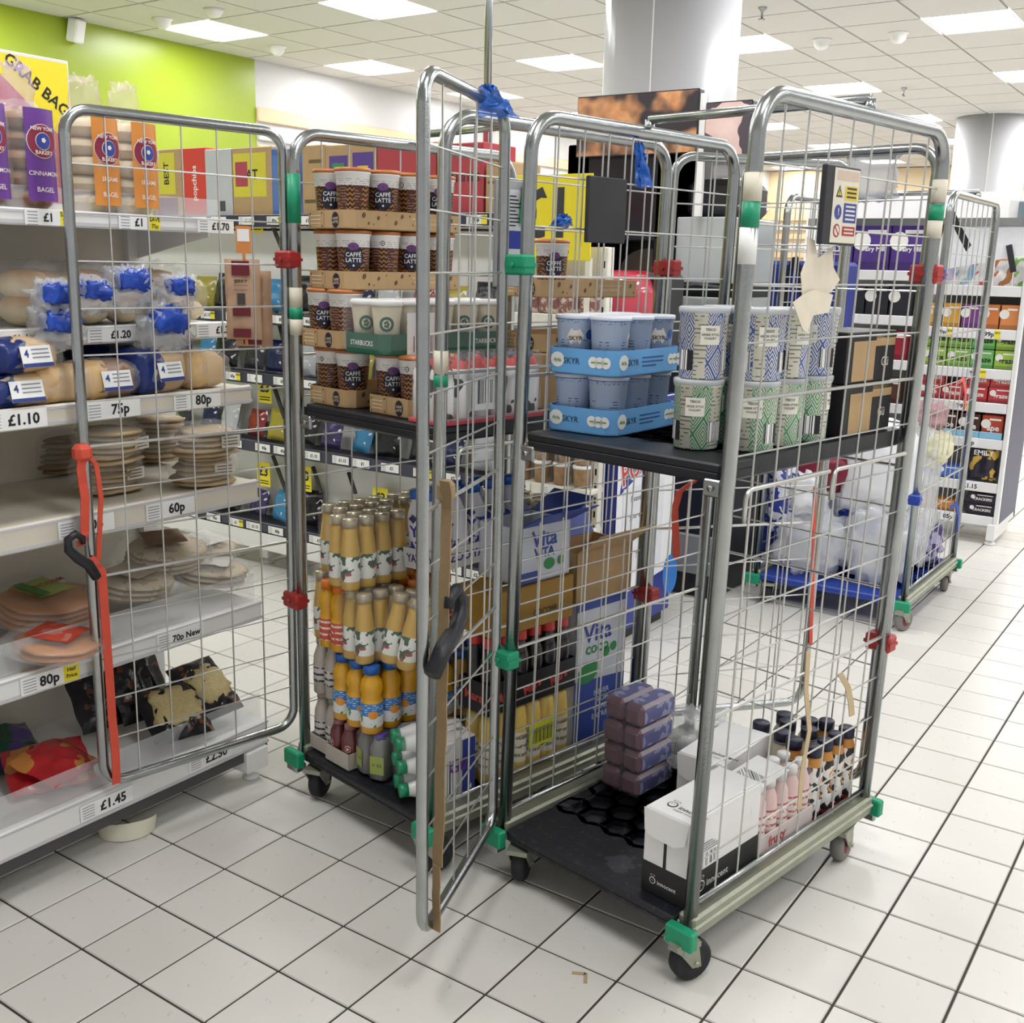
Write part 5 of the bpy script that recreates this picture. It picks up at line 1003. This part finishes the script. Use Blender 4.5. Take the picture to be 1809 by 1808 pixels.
# cartons on top
def carton(x0, y0, x1, y1, lab, base, prints, d=.22, yy=1.53):
    a, b = onY(x0, y1, yy), onY(x1, y0, yy); w = b.x-a.x; z = 1.662; h = max(.1, b.z-z); t = thing('snack_carton', lab, 'carton', (a.x, yy, z)); mb = MB().rbox(0, 0, 0, w, d, h, .003); ms = [base]
    for n_, (u0, v0, u1, v1, c, tx, ts) in enumerate(prints):
        mb.X = T(0, -.0008*n_, 0)
        ms.append(flat(c)); mb.quad((u0*w, -.0006, v0*h), (u1*w, -.0006, v0*h), (u1*w, -.0006, v1*h), (u0*w, -.0006, v1*h), len(ms)-1)
        if tx: ms.append(flat('#2c2227') if c != '#d8443c' else PAPER); r90 = tx.startswith('^'); mb.text(tx.strip('^'), ts, T((u0+u1)/2*w, -.0012, (v0+v1)/2*h, 0, -pi/2 if r90 else 0), len(ms)-1, .02)
    mb.build('carton', ms, t)
carton(268, 262, 322, 355, 'kraft carton with yellow print behind the bagels', KRAFT, [(.25, .35, .75, .95, '#d9d04a', '^BEST', .05), (.2, .05, .8, .3, '#7a4a6a', None, 0)])
carton(325, 260, 362, 352, 'red carton with white sideways lettering above the shelves', flat('#d8443c'), [(.05, .05, .95, .95, '#d8443c', '^popchips', .045)])
carton(364, 262, 410, 350, 'plain pale grey carton beside the red lettered carton', mat('pale_grey_card', '#c4c6ca', .6), [(.5, .1, .7, .25, '#4c4f58', None, 0)])
carton(411, 258, 480, 362, 'kraft carton with yellow panels left of the cage post', KRAFT, [(.05, .3, .85, .92, '#d9cf44', 'EAT', .06), (.1, .45, .4, .8, '#b2455a', None, 0)])
carton(481, 262, 500, 362, 'narrow blue printed carton behind the cage post', flat('#4a6cae'), [(.1, .1, .9, .9, '#5a7cc0', None, 0)])
carton(535, 255, 574, 372, 'plain kraft carton right of the cage post', KRAFT, [(.3, .75, .9, .8, '#6a5638', None, 0), (.1, .2, .9, .25, '#6a5638', None, 0)])
carton(576, 252, 664, 368, 'kraft carton with purple crisp packet print', KRAFT, [(.08, .45, .45, .85, '#5b3f92', None, 0), (.14, .55, .38, .75, '#3f8a5c', None, 0), (.55, .4, .95, .88, '#5b3f92', None, 0), (.65, .45, .86, .7, '#d9c53c', None, 0)])
carton(666, 250, 770, 368, 'red sunbites carton, left of two behind the latte cups', flat('#b5404a'), [(.05, .1, .95, .95, '#b5404a', 'SUNBITES', .05), (.3, .15, .7, .3, '#3a2226', None, 0)])
carton(772, 250, 855, 368, 'red sunbites carton, right of two behind the open door', flat('#b5404a'), [(.05, .1, .95, .95, '#b5404a', 'SUNBITES', .045)])
carton(857, 285, 900, 380, 'plain kraft carton at the right end of the carton row', KRAFT, [(.1, .6, .9, .65, '#6a5638', None, 0)])
# ---- white snack bay at its right end
wb = thing('nut_display', 'white shelf bay with brown snack pots beside the slush cabinet', 'shelving')
NX0, NX1 = -1.66, -1.27
MB().box(NX0, GY+.05, .0, NX1, GY+.06, 1.55).build('back_panel', WHITE, wb)
for x in (NX0+.012, NX1-.012):
    u = MB().rbox(x-.014, GY+.01, 0, x+.014, GY+.04, 1.55, .003)
    for k in range(26): u.box(x-.004, GY+.0094, .1+k*.055, x+.004, GY+.011, .125+k*.055, 1)
    u.build('slotted_upright', [mat('ivory_metal', '#e9e6d8', .4), INK], wb)
wsh = []
for z in (.3, .5, .655, .9, 1.12, 1.3):
    wsh.append(MB().rbox(NX0, GY-.06, z-.02, NX1, GY+.05, z, .003).rbox(NX0, GY-.07, z-.045, NX1, GY-.06, z+.004, .002).build('shelf', mat('ivory_metal'), wb))
ticket(wsh[2], Vector((-1.57, GY-.071, .635)), '£2', .09, .04, ax='y', ts=.032); ticket(wsh[2], Vector((-1.42, GY-.071, .635)), '£2', .09, .04, ax='y', ts=.032)
POTB = mat('nut_pot', rough=.35, fn=lambda: mix(nz(45, 3), '#7c5638', '#c4a078')); pm = MB().lathe([(.026, 0), (.03, .003), (.034, .07), (.034, .075)], 16).mesh('pot', POTB); pl = MB().lathe([(.036, .073), (.037, .075), (.037, .085), (0, .086)], 16).mesh('lid', PAPER)
k = 0
for z, nm in ((.5, 'lower'), (.655, 'middle'), (.9, 'upper')):
    for lay in (0, 1):
        if z == .5 and lay: continue
        for i in range(4):
            t = thing('snack_pot', 'brown snack pot with white lid on %s white shelf, %s layer, %s from left' % (nm, 'bottom' if lay == 0 else 'top', ORD[i]), 'snack pot', (NX0+.06+.09*i, GY-.012, z+.001+.088*lay), 0, 'snack pots on the white bay'); inst('pot', pm, t); inst('lid', pl, t)
for i in range(4):
    t = thing('nut_bag', 'pink brown nut bag on top white shelf, %s from left' % ORD[i], 'snack bag', (NX0+.06+.09*i, GY+.0, 1.302), 0, 'nut bags'); MB().pillow(.085, .13, .04, i, .004).build('bag', mat('nut_bag_film', rough=.3, fn=lambda: mix(nz(40, 3) > .5, '#8a5f58', '#cdb5ac')), t)
t = thing('price_sign', 'large yellow one pound sign behind the centre cage', 'sign', (-1.62, 1.47, 1.56)); mb = MB().rbox(-.04, 0, -.06, .3, .006, .245, .001); mb.text('£1', .24, T(.1, -.001, .1), 1, .03); mb.build('card', [YEL, flat('#3a3a40')], t)
MB().box(.28, .002, -.3, .3, .02, -.05).build('post', mat('ivory_metal'), t)
# ================================================================ slush cabinet and coffee kiosk
sl_ = thing('slush_cabinet', 'blue and white slush drink cabinet with lettered side panel', 'drinks cabinet', (-1.62, 1.57, 0))
SW, SD = .4, .5
NAVYB = mat('slush_navy', '#1d2f86', .35); mb = MB().rbox(0, -.0, .05, SW, SD, .98, .006); mb.X = T(SW+.0008, 0, 0, 0, 0, pi/2)
mb.quad((0, 0, .05), (SD, 0, .05), (SD, 0, .98), (0, 0, .98), 1)
mb._add([(.02, -.0006, .62), (SD*.85, -.0006, .78), (SD*.95, -.0006, .975), (.1, -.0006, .975)], [(0, 1, 2, 3)], 0)
for k, w_ in enumerate(('SLUSH', 'PUPPIE')):
    for dx, mi, b in ((0, 1, .07), (0, 2, .02)): mb.text(w_, .125, T(.2+.01*k, -.0012-.0006*(mi == 2), .84-.11*k, 0, -.22), mi, b)
mb.quad((.05, -.001, .28), (.4, -.001, .28), (.4, -.001, .64), (.05, -.001, .64), 3)
for k, s_ in enumerate(('Please purchase', 'your slush drink', 'at the counter', 'Thanks')): mb.text(s_, .034, T(.22, -.0016, .59-.07*k-(.03 if k == 3 else 0)), 4, .005)
mb.quad((0, -.0009, .05), (SD, -.0009, .05), (SD, -.0009, .24), (0, -.0009, .2), 0); mb.disc(.09, T(.5, -.0012, .2, 0, -.3), 5, 20, .75); mb.X = None
mb.build('cabinet', [NAVYB, mat('white_panel', '#e6e7ea', .35), flat('#c23a36'), flat('#d9dbe0'), flat('#4a4c58'), flat('#2a74c4')], sl_)
MB().box(.02, .02, 0, SW-.02, SD-.02, .05).build('plinth', BLACK, sl_); MB().rbox(.02, .02, .98, SW-.02, SD-.05, 1.12, .01).build('drip_base', BLACK, sl_); REDT = mat('red_slush_tank', rough=.12, fn=lambda: mix(nz(8, 2), '#9c1630', '#d24a5a'), spec=.8)
MB().lathe([(0, 0), (.12, 0), (.13, .03), (.13, .3), (.11, .35), (0, .36)], 24, c=(.28, .5, 1.25), axis='y').build('tank', REDT, sl_) if 0 else MB().blob(.13, .22, .17, .6, .01, 2, 1, 26, 16, (.26, .26, 1.3)).build('tank', REDT, sl_)
MB().blob(.07, .2, .16, .6, .01, 2, 1, 22, 14, (.08, .26, 1.3)).build('tank', mat('dark_red_tank', '#5a1226', .15), sl_)
MB().rbox(.02, .25, 1.1, SW, SD, 1.46, .02).build('machine_body', BLACK, sl_)
for y in (.08, .24): MB().rbox(SW-.06, y-.012, 1.1, SW-.03, y+.012, 1.2, .005).build('tap', BLACK, sl_); MB().rbox(SW-.07, y-.02, 1.2, SW-.025, y+.02, 1.235, .006).build('tap_handle', BLUE, sl_)
FOOD = mat('food_photo', rough=.4, fn=lambda: mix(S.m('SMOOTH_MIN', (nz(6, 2)-.38)*7, 1.0, .2), mix(nz(30, 4), '#a3532c', '#dcae78'), '#2b2429')); FOOD2 = mat('drink_photo', rough=.4, fn=lambda: mix(nz(6, 2) > .56, '#4a4249', mix(nz(9, 2), '#b98e80', '#e6cfc8')))
kk = thing('coffee_kiosk', 'black coffee kiosk with food photo header behind the cages', 'kiosk', (0, 2.42, 0))
MB().rbox(-2.02, 0, 0, -1.47, .5, .95, .006).build('base_cabinet', BLACK, kk)
mb = MB().rbox(-2.02, .3, .95, -1.47, .5, 2.02, .006).rbox(-2.02, 0, .95, -1.9, .3, 2.02, .006).rbox(-1.56, 0, .95, -1.47, .3, 2.02, .006).rbox(-2.02, 0, 1.6, -1.47, .3, 2.02, .006); mb.build('frame', mat('kiosk_black', '#17181f', .3), kk)
mb = MB(); mb.prism([(-1.88, 0)]+[(-1.73+.15*cos(pi-pi*i/10), .32+.1*sin(pi*i/10)) for i in range(11)]+[(-1.58, 0)], 0, .004); mb.build('arched_back', mat('taupe_panel', '#b3a79b', .5), kk, (0, .296, 1.15), rot=(pi/2, 0, 0))
mb = MB().rbox(-1.96, -.03, 1.96, -1.36, .02, 2.22, .004); mb.quad((-1.955, -.0306, 1.965), (-1.365, -.0306, 1.965), (-1.365, -.0306, 2.215), (-1.955, -.0306, 2.215), 1); mb.build('photo_header', [mat('kiosk_black'), FOOD], kk)
kk2 = mb; mb = MB(); mb.X = T(1.46, 0, 0); mb.rbox(-1.33, -.03, 1.93, -1.12, .02, 2.16, .004); mb.quad((-1.325, -.0306, 1.935), (-1.125, -.0306, 1.935), (-1.125, -.0306, 2.155), (-1.325, -.0306, 2.155), 1); hdr2 = mb
MB().box(-1.36, -.02, 1.7, -1.33, .0, 2.2).build('header_post', WHITE, kk); MB().box(-2.0, -.012, 1.7, -1.93, -.002, 1.82).build('screen', mat('kiosk_screen', '#9fc3e6', .3, emit=.6), kk); 0
sv = thing('drinks_machine', 'silver grey drinks machine with dark base beside black kiosk', 'vending machine', (-1.46, 2.42, 0)); hdr2.build('photo_header', [mat('kiosk_black'), FOOD2], sv); MB().rbox(.15, .02, 1.86, .33, .06, 1.94, .01).build('header_mount', mat('pale_grey_wrap', '#c3c2c6', .35), sv); GRYP = mat('silver_panel', '#b3b9bb', .35, .2, .04, 8)
MB().rbox(0, .02, 1.42, .27, .5, 1.7, .006).build('upper_panel', GRYP, sv); MB().rbox(0, .06, 1.36, .27, .5, 1.42, .004).build('dark_recess', BLACK, sv); MB().rbox(0, .02, 1.12, .27, .5, 1.36, .006).build('lower_panel', GRYP, sv); MB().rbox(-.0, .0, .12, .3, .5, 1.12, .006).build('base_cabinet', mat('dark_navy_cabinet', '#20222e', .4), sv); MB().rbox(0, -.03, .12, .3, .0, .3, .004).build('grey_flap', mat('grey_flap_paint', '#84878c', .5), sv); MB().rbox(.01, .02, .0, .29, .48, .12, .003).build('plinth', BLACK, sv); MB().tube([(.05, 0, 1.4), (.13, -.02, 1.41), (.25, 0, 1.4)], .012, 8).build('handle', BLACK, sv); MB().rbox(.02, .05, 1.7, .25, .45, 1.86, .03).build('black_hopper', BLACK, sv)
# ================================================================ waste in the rear cage
WASTEC = mat('waste_clear_film', '#eceff4', .15, 0, .05, 25, 1, 35, alpha=.5, spec=.9)
def waste(lab, x, y, z, rx, ry, rz, seed, m, amp=.35, cat='plastic waste'): tag(MB().blob(rx, ry, rz, .7, amp, 6, seed, 28, 18).build('plastic_waste', m, None, C3.W(x, y, z+rz*1.1+.01), C3.th), lab, cat)
waste('crumpled clear film heap at the front of the rear cage', .2, .12, .13, .16, .1, .14, 1, WASTEC); waste('crumpled clear film heap beside the rear cage right side', .5, .16, .13, .14, .12, .17, 2, WASTEC); waste('big white foam bag standing on the clear film', .46, .2, .4, .16, .13, .21, 3, mat('white_film_waste', '#e2e4e8', .35, 0, .05, 20, .6, 30), .18); waste('dark red bag wedged at the left of rear cage', .2, .18, .5, .17, .09, .09, 4, mat('maroon_waste', '#7c1c33', .4), .3)
waste('white paper scrap bundle below the dark red bag', .17, .1, .38, .09, .06, .1, 5, mat('white_film_waste'), .4); waste('blue and white printed film bundle at rear cage left', .06, .1, .3, .07, .06, .16, 6, mat('blue_white_waste', rough=.3, fn=lambda: mix(nz(18, 2) > .5, '#2c3a8c', '#d5d8e4')), .4); waste('yellowish film pillow near the rear cage right post', .58, .45, .62, .09, .16, .08, 7, mat('yellow_film', '#dcd8b4', .3), .3); waste('purple netting bundle at the bottom of rear cage side', .56, .62, .13, .08, .12, .1, 8, mat('violet_waste', rough=.4, fn=lambda: mix(nz(22, 3) > .5, '#3a2f6e', '#a8a4c8')), .4); waste('long clear film column along the rear cage side', .56, .35, .15, .09, .16, .3, 9, WASTEC, .3); waste('pale pink film on top near the rear cage side', .55, .5, .78, .08, .12, .06, 10, mat('pink_film', '#c99aa0', .3, alpha=.7), .4); waste('clear film filling the rear of the cage', .25, .5, .13, .22, .16, .2, 11, WASTEC); waste('blue sack end showing between clear film', .35, .3, .3, .09, .07, .06, 12, BLUEB, .3)
bn = thing('blue_tote', 'tall blue ribbed bin standing behind the rear cage', 'bin', Vector((-1.45, 3.4, 0)), 0); mb = MB().rbox(0, 0, 0, .42, .3, 1.53, .02)
for k in range(6): mb.rbox(.02+.063*k, -.008, .05, .05+.063*k, .0, 1.5, .004)
mb.build('body', mat('deep_blue_fabric', '#1a2f86', .5, 0, .1), bn); MB().ribbon([(.16, -.01, 1.3), (.15, -.015, 1.45), (.19, -.015, 1.55), (.23, -.015, 1.45), (.25, -.01, 1.3)], .03, (1, 0, .2), .002).build('strap', BLACK, bn)
tag(MB().ribbon([(0, 0, 0), (.03, 0, .15), (.055, 0, .2), (.1, .0, .12), (.15, 0, .04)], .035, (.5, 0, .8), .003).build('black_strap', BLACK, None, C3.W(.42, .84, 1.56), C3.th), 'black strap looped over the rear cage top rail', 'strap')
tag(MB().blob(.06, .012, .06, .6, .5, 6, 4, 18, 12).build('plastic_scrap', mat('clear_scrap', '#dfe3ea', .15, alpha=.5), None, C2.W(.4, CD+.04, 1.71)), 'clear film scrap caught on the centre cage rear gate', 'plastic scrap')
for i, (x, y, z, c, lab) in enumerate(((.66, .5, .95, '#cf5a54', 'red strap loop hanging on the rear cage side'), (.68, .55, .38, '#1f3f9a', 'blue strap end near the rear cage bottom'))): tag(MB().ribbon([(0, 0, .06), (.02, .03, .08), (.03, .06, .02), (.03, .08, -.05)], .03, (0, .7, .7), .002).build('strap_end', flat(c), None, C3.W(x, y, z), C3.th), lab, 'strap')
# ================================================================ health snack gondola on the right
RY = 4.4; rg = thing('health_gondola', 'white gondola of boxed snacks at the right edge', 'shelving'); RX0, RX1 = -1.75, -.34
MB().box(RX0, RY+.46, .08, RX1, RY+.5, 1.95).build('back_panel', WHITE, rg); MB().rbox(RX1-.025, RY-.02, .08, RX1, RY+.5, 1.75, .004).box(RX1-.001, RY+.02, .12, RX1+.002, RY+.48, 1.7, 1).build('end_panel', [WHITE, mat('navy_panel', '#2a3156', .4)], rg); MB().rbox(RX1-.05, RY-.04, .03, RX1-.005, RY+.35, .12, .003).lathe([(.03, 0), (.03, .01), (.01, .03)], 12, c=(RX1-.03, RY+.0, 0)).build('foot', WHITE, rg)
MB().box(RX0, RY+.05, .08, RX1-.03, RY+.45, .13).build('base', WHITE, rg); rsh = {}
for z in (.165, .355, .6, .8, .985, 1.2, 1.43): rsh[z] = MB().rbox(-.86, RY, z-.05, RX1-.026, RY+.46, z-.02, .003).rbox(-.86, RY-.015, z-.06, RX1-.026, RY, z-.005, .003).build('shelf', WHITE, rg)
for z in (.165, .45, .75, 1.0, 1.25, 1.5): rsh[z+.001] = MB().rbox(RX0, RY, z-.05, -.88, RY+.46, z-.02, .003).rbox(RX0, RY-.015, z-.06, -.88, RY, z-.005, .003).build('shelf', WHITE, rg)
for z, x, tx in ((.165, -.62, '85p'), (.355, -.52, '£1.15'), (.6, -.55, '99p'), (.8, -.6, '99p'), (.985, -.55, '99p'), (1.2, -.5, '99p'), (1.2, -.75, '99p'), (1.501, -1.3, '£6'), (1.251, -1.28, '£3'), (1.001, -1.2, '£2')): ticket(rsh[z], Vector((x, RY-.016, z-.032)), tx, .11, .045, 'NEW' if z in (.985, .8, 1.2) else None, ax='y', ts=.034)
HB = MB().box(RX0+.2, RY-.06, 1.74, RX1+.3, RY-.04, 1.78).build('header_rail', STEEL, rg); hd = MB().prism([(-.8, 1.74), (RX1+.3, 1.74), (RX1+.3, 1.66), (-.8, 1.5)], -.005, .005); hd.build('header_board', mat('white_panel'), rg, (0, RY-.04, 0), rot=(pi/2, 0, 0))
MB().ribbon([(-.45, RY-.05, 1.64), (-.41, RY-.06, 1.5)], .03, (1, 0, .3), .004).build('header_strut', BLACK, rg)
def sbox(x, z, w, h, c, lab, tx=None, ts=.03, y=RY+.01, d=.12, grp='boxed snacks on the right gondola', tc='#f2efe6'):
    t = thing('snack_box', lab, 'snack box', (x, y, z-.004), 0, grp); mb = MB().rbox(0, 0, 0, w, d, h, .003); mb.quad((0, -.0006, 0), (w, -.0006, 0), (w, -.0006, h*.18), (0, -.0006, h*.18), 1); mb.disc(h*.2, T(w*.2, -.0008, h*.62), 2, 14)
    if tx: mb.text(tx, ts, T(w*.55, -.001, h*.45), 2 if tc == '#f2efe6' else 3, .03)
    mb.quad((w*.35, -.0007, h*.78), (w*.9, -.0007, h*.78), (w*.9, -.0007, h*.86), (w*.35, -.0007, h*.86), 2); mb.build('carton', [flat(c), flat('#%02x%02x%02x' % tuple(int(int(c[i:i+2], 16)*.8) for i in (1, 3, 5))), flat('#f2efe6'), flat('#2c3320')], t)
GRN = ('#9cc04c', '#86b84a', '#6fb860')
for i in range(4):
    for k in (0, 1): sbox(-.84+.125*i, .985+.105*k, .118, .1, GRN[i % 3], '%s green graze box, %s layer on right gondola' % (ORD[i], 'bottom' if k == 0 else 'top'), 'graze', .04, tc='#2c3320')
for i in range(4): sbox(-.85+.125*i, .8, .118, .085, '#c23e42', '%s red snack box, lower layer on right gondola' % ORD[i], 'graze', .034)
for i in (0, 2, 3): sbox(-.83+.12*i, .886, .115, .075, '#c94a48', '%s red snack box, upper layer on right gondola' % ORD[i], 'graze', .034)
for i, (c, n) in enumerate((('#d9a23e', 'yellow'), ('#d9a23e', 'amber'), ('#7a3f86', 'purple'), ('#d07a3e', 'orange'), ('#d98a4e', 'light orange'))): sbox(-.86+.1*i, 1.2, .092, .13, c, '%s snack carton under the pouch shelf on right gondola' % n, None)
for i in range(4): sbox(-.85+.12*i, .6, .11, .13, '#4a2c22' if i != 3 else '#b5482c', '%s brown bar pouch in pale blue tray on right gondola' % ORD[i], 'ape', .045); 
for i in range(4): tag(MB().rbox(0, 0, 0, .118, .02, .035, .002).build('shelf_tray', flat('#86bcd8'), None, (-.854+.12*i, RY-.012, .596)), 'pale blue tray front below the %s bar pouch' % ORD[i], 'tray')
for i in range(2): sbox(-.84+.14*i, .355, .13, .07, '#4f74c4', '%s blue bar box beside the popcorn bag' % ORD[i], None)
t = thing('popcorn_bag', 'dark popcorn bag with gold print low on right gondola', 'snack bag', (-.46, RY+.03, .352)); MB().pillow(.15, .2, .05, 3, .004).build('bag', mat('popcorn_film', rough=.3, fn=lambda: mix(nz(16, 2) > .55, '#2a2330', '#d0a84a')), t); lb = MB(); lb.text('EMILY', .04, T(0, -.027, .16), 0, .02); lb.build('lettering', PAPER, t)
for i in range(2): sbox(-.84+.13*i, .165, .12, .06, '#d08a34', '%s amber box on the lowest right shelf' % ORD[i], None); sbox(-.52, .165+.062*i, .15, .06, '#2a2130', '%s dark box of the stack on the lowest right shelf' % ('lower', 'upper')[i], 'CRACKERS', .02)
for i, (c, n) in enumerate((('#c9b8d8', 'lilac'), ('#8fb8d0', 'pale blue'), ('#d0605c', 'red'), ('#b8784a', 'tan'), ('#7fb85c', 'green'))):
    t = thing('snack_pouch', '%s and white pouch on the top right gondola shelf' % n, 'snack pouch', (-.78+.1*i, RY+.05, 1.427)); MB().pillow(.095, .15, .04, i+20, .003).build('pouch', mat('pouch_'+n.replace(' ', '_'), rough=.35, fn=lambda: mix(nz(13, 1) > .48, '#e8e6e2', c)), t)
for i in range(3): sbox(-1.5+.21*i, 1.5, .2, .26, '#4d2f80', '%s large purple chocolate box on the gondola top shelf' % ORD[i], 'Dairy Milk' if i else 'Milk Tray', .035)
for i, (c, n) in enumerate((('#b02c34', 'red'), ('#b02c34', 'bright red'), ('#23252c', 'black'), ('#23252c', 'matt black'), ('#23252c', 'dark grey'))): sbox(-1.6+.135*i, 1.25, .125, .17, c, '%s chocolate box below the purple boxes' % n, None)
for i, (c, n) in enumerate((('#9c2430', 'crimson'), ('#a8865a', 'tan'), ('#2a58b8', 'blue'), ('#9c2430', 'dark red'))): sbox(-1.55+.16*i, 1.0, .13, .16, c, '%s gift box on the third gondola shelf' % n, None)
for i, (c, n) in enumerate((('#c9b45a', 'gold'), ('#b04a5a', 'rose'), ('#7c8a4a', 'olive'), ('#5a3a2a', 'brown'))): sbox(-1.6+.17*i, .75, .14, .14, c, '%s snack box on the fourth gondola shelf' % n, None); sbox(-1.6+.17*i, .45, .14, .16, ('#a83a34', '#c8c2b4', '#3a4a8a', '#b8903c')[i], '%s shelf carton low on the gondola left bay' % ORD[i], None)
t = thing('till_sign', 'small grey screen sign on top of the right gondola', 'sign', (-.5, RY+.1, 1.78)); MB().rbox(0, 0, -.04, .1, .01, .1, .002).build('card', WHITE, t); MB().rbox(.05, -.02, -.03, .16, -.012, .09, .002).build('screen', flat('#75858c'), t)
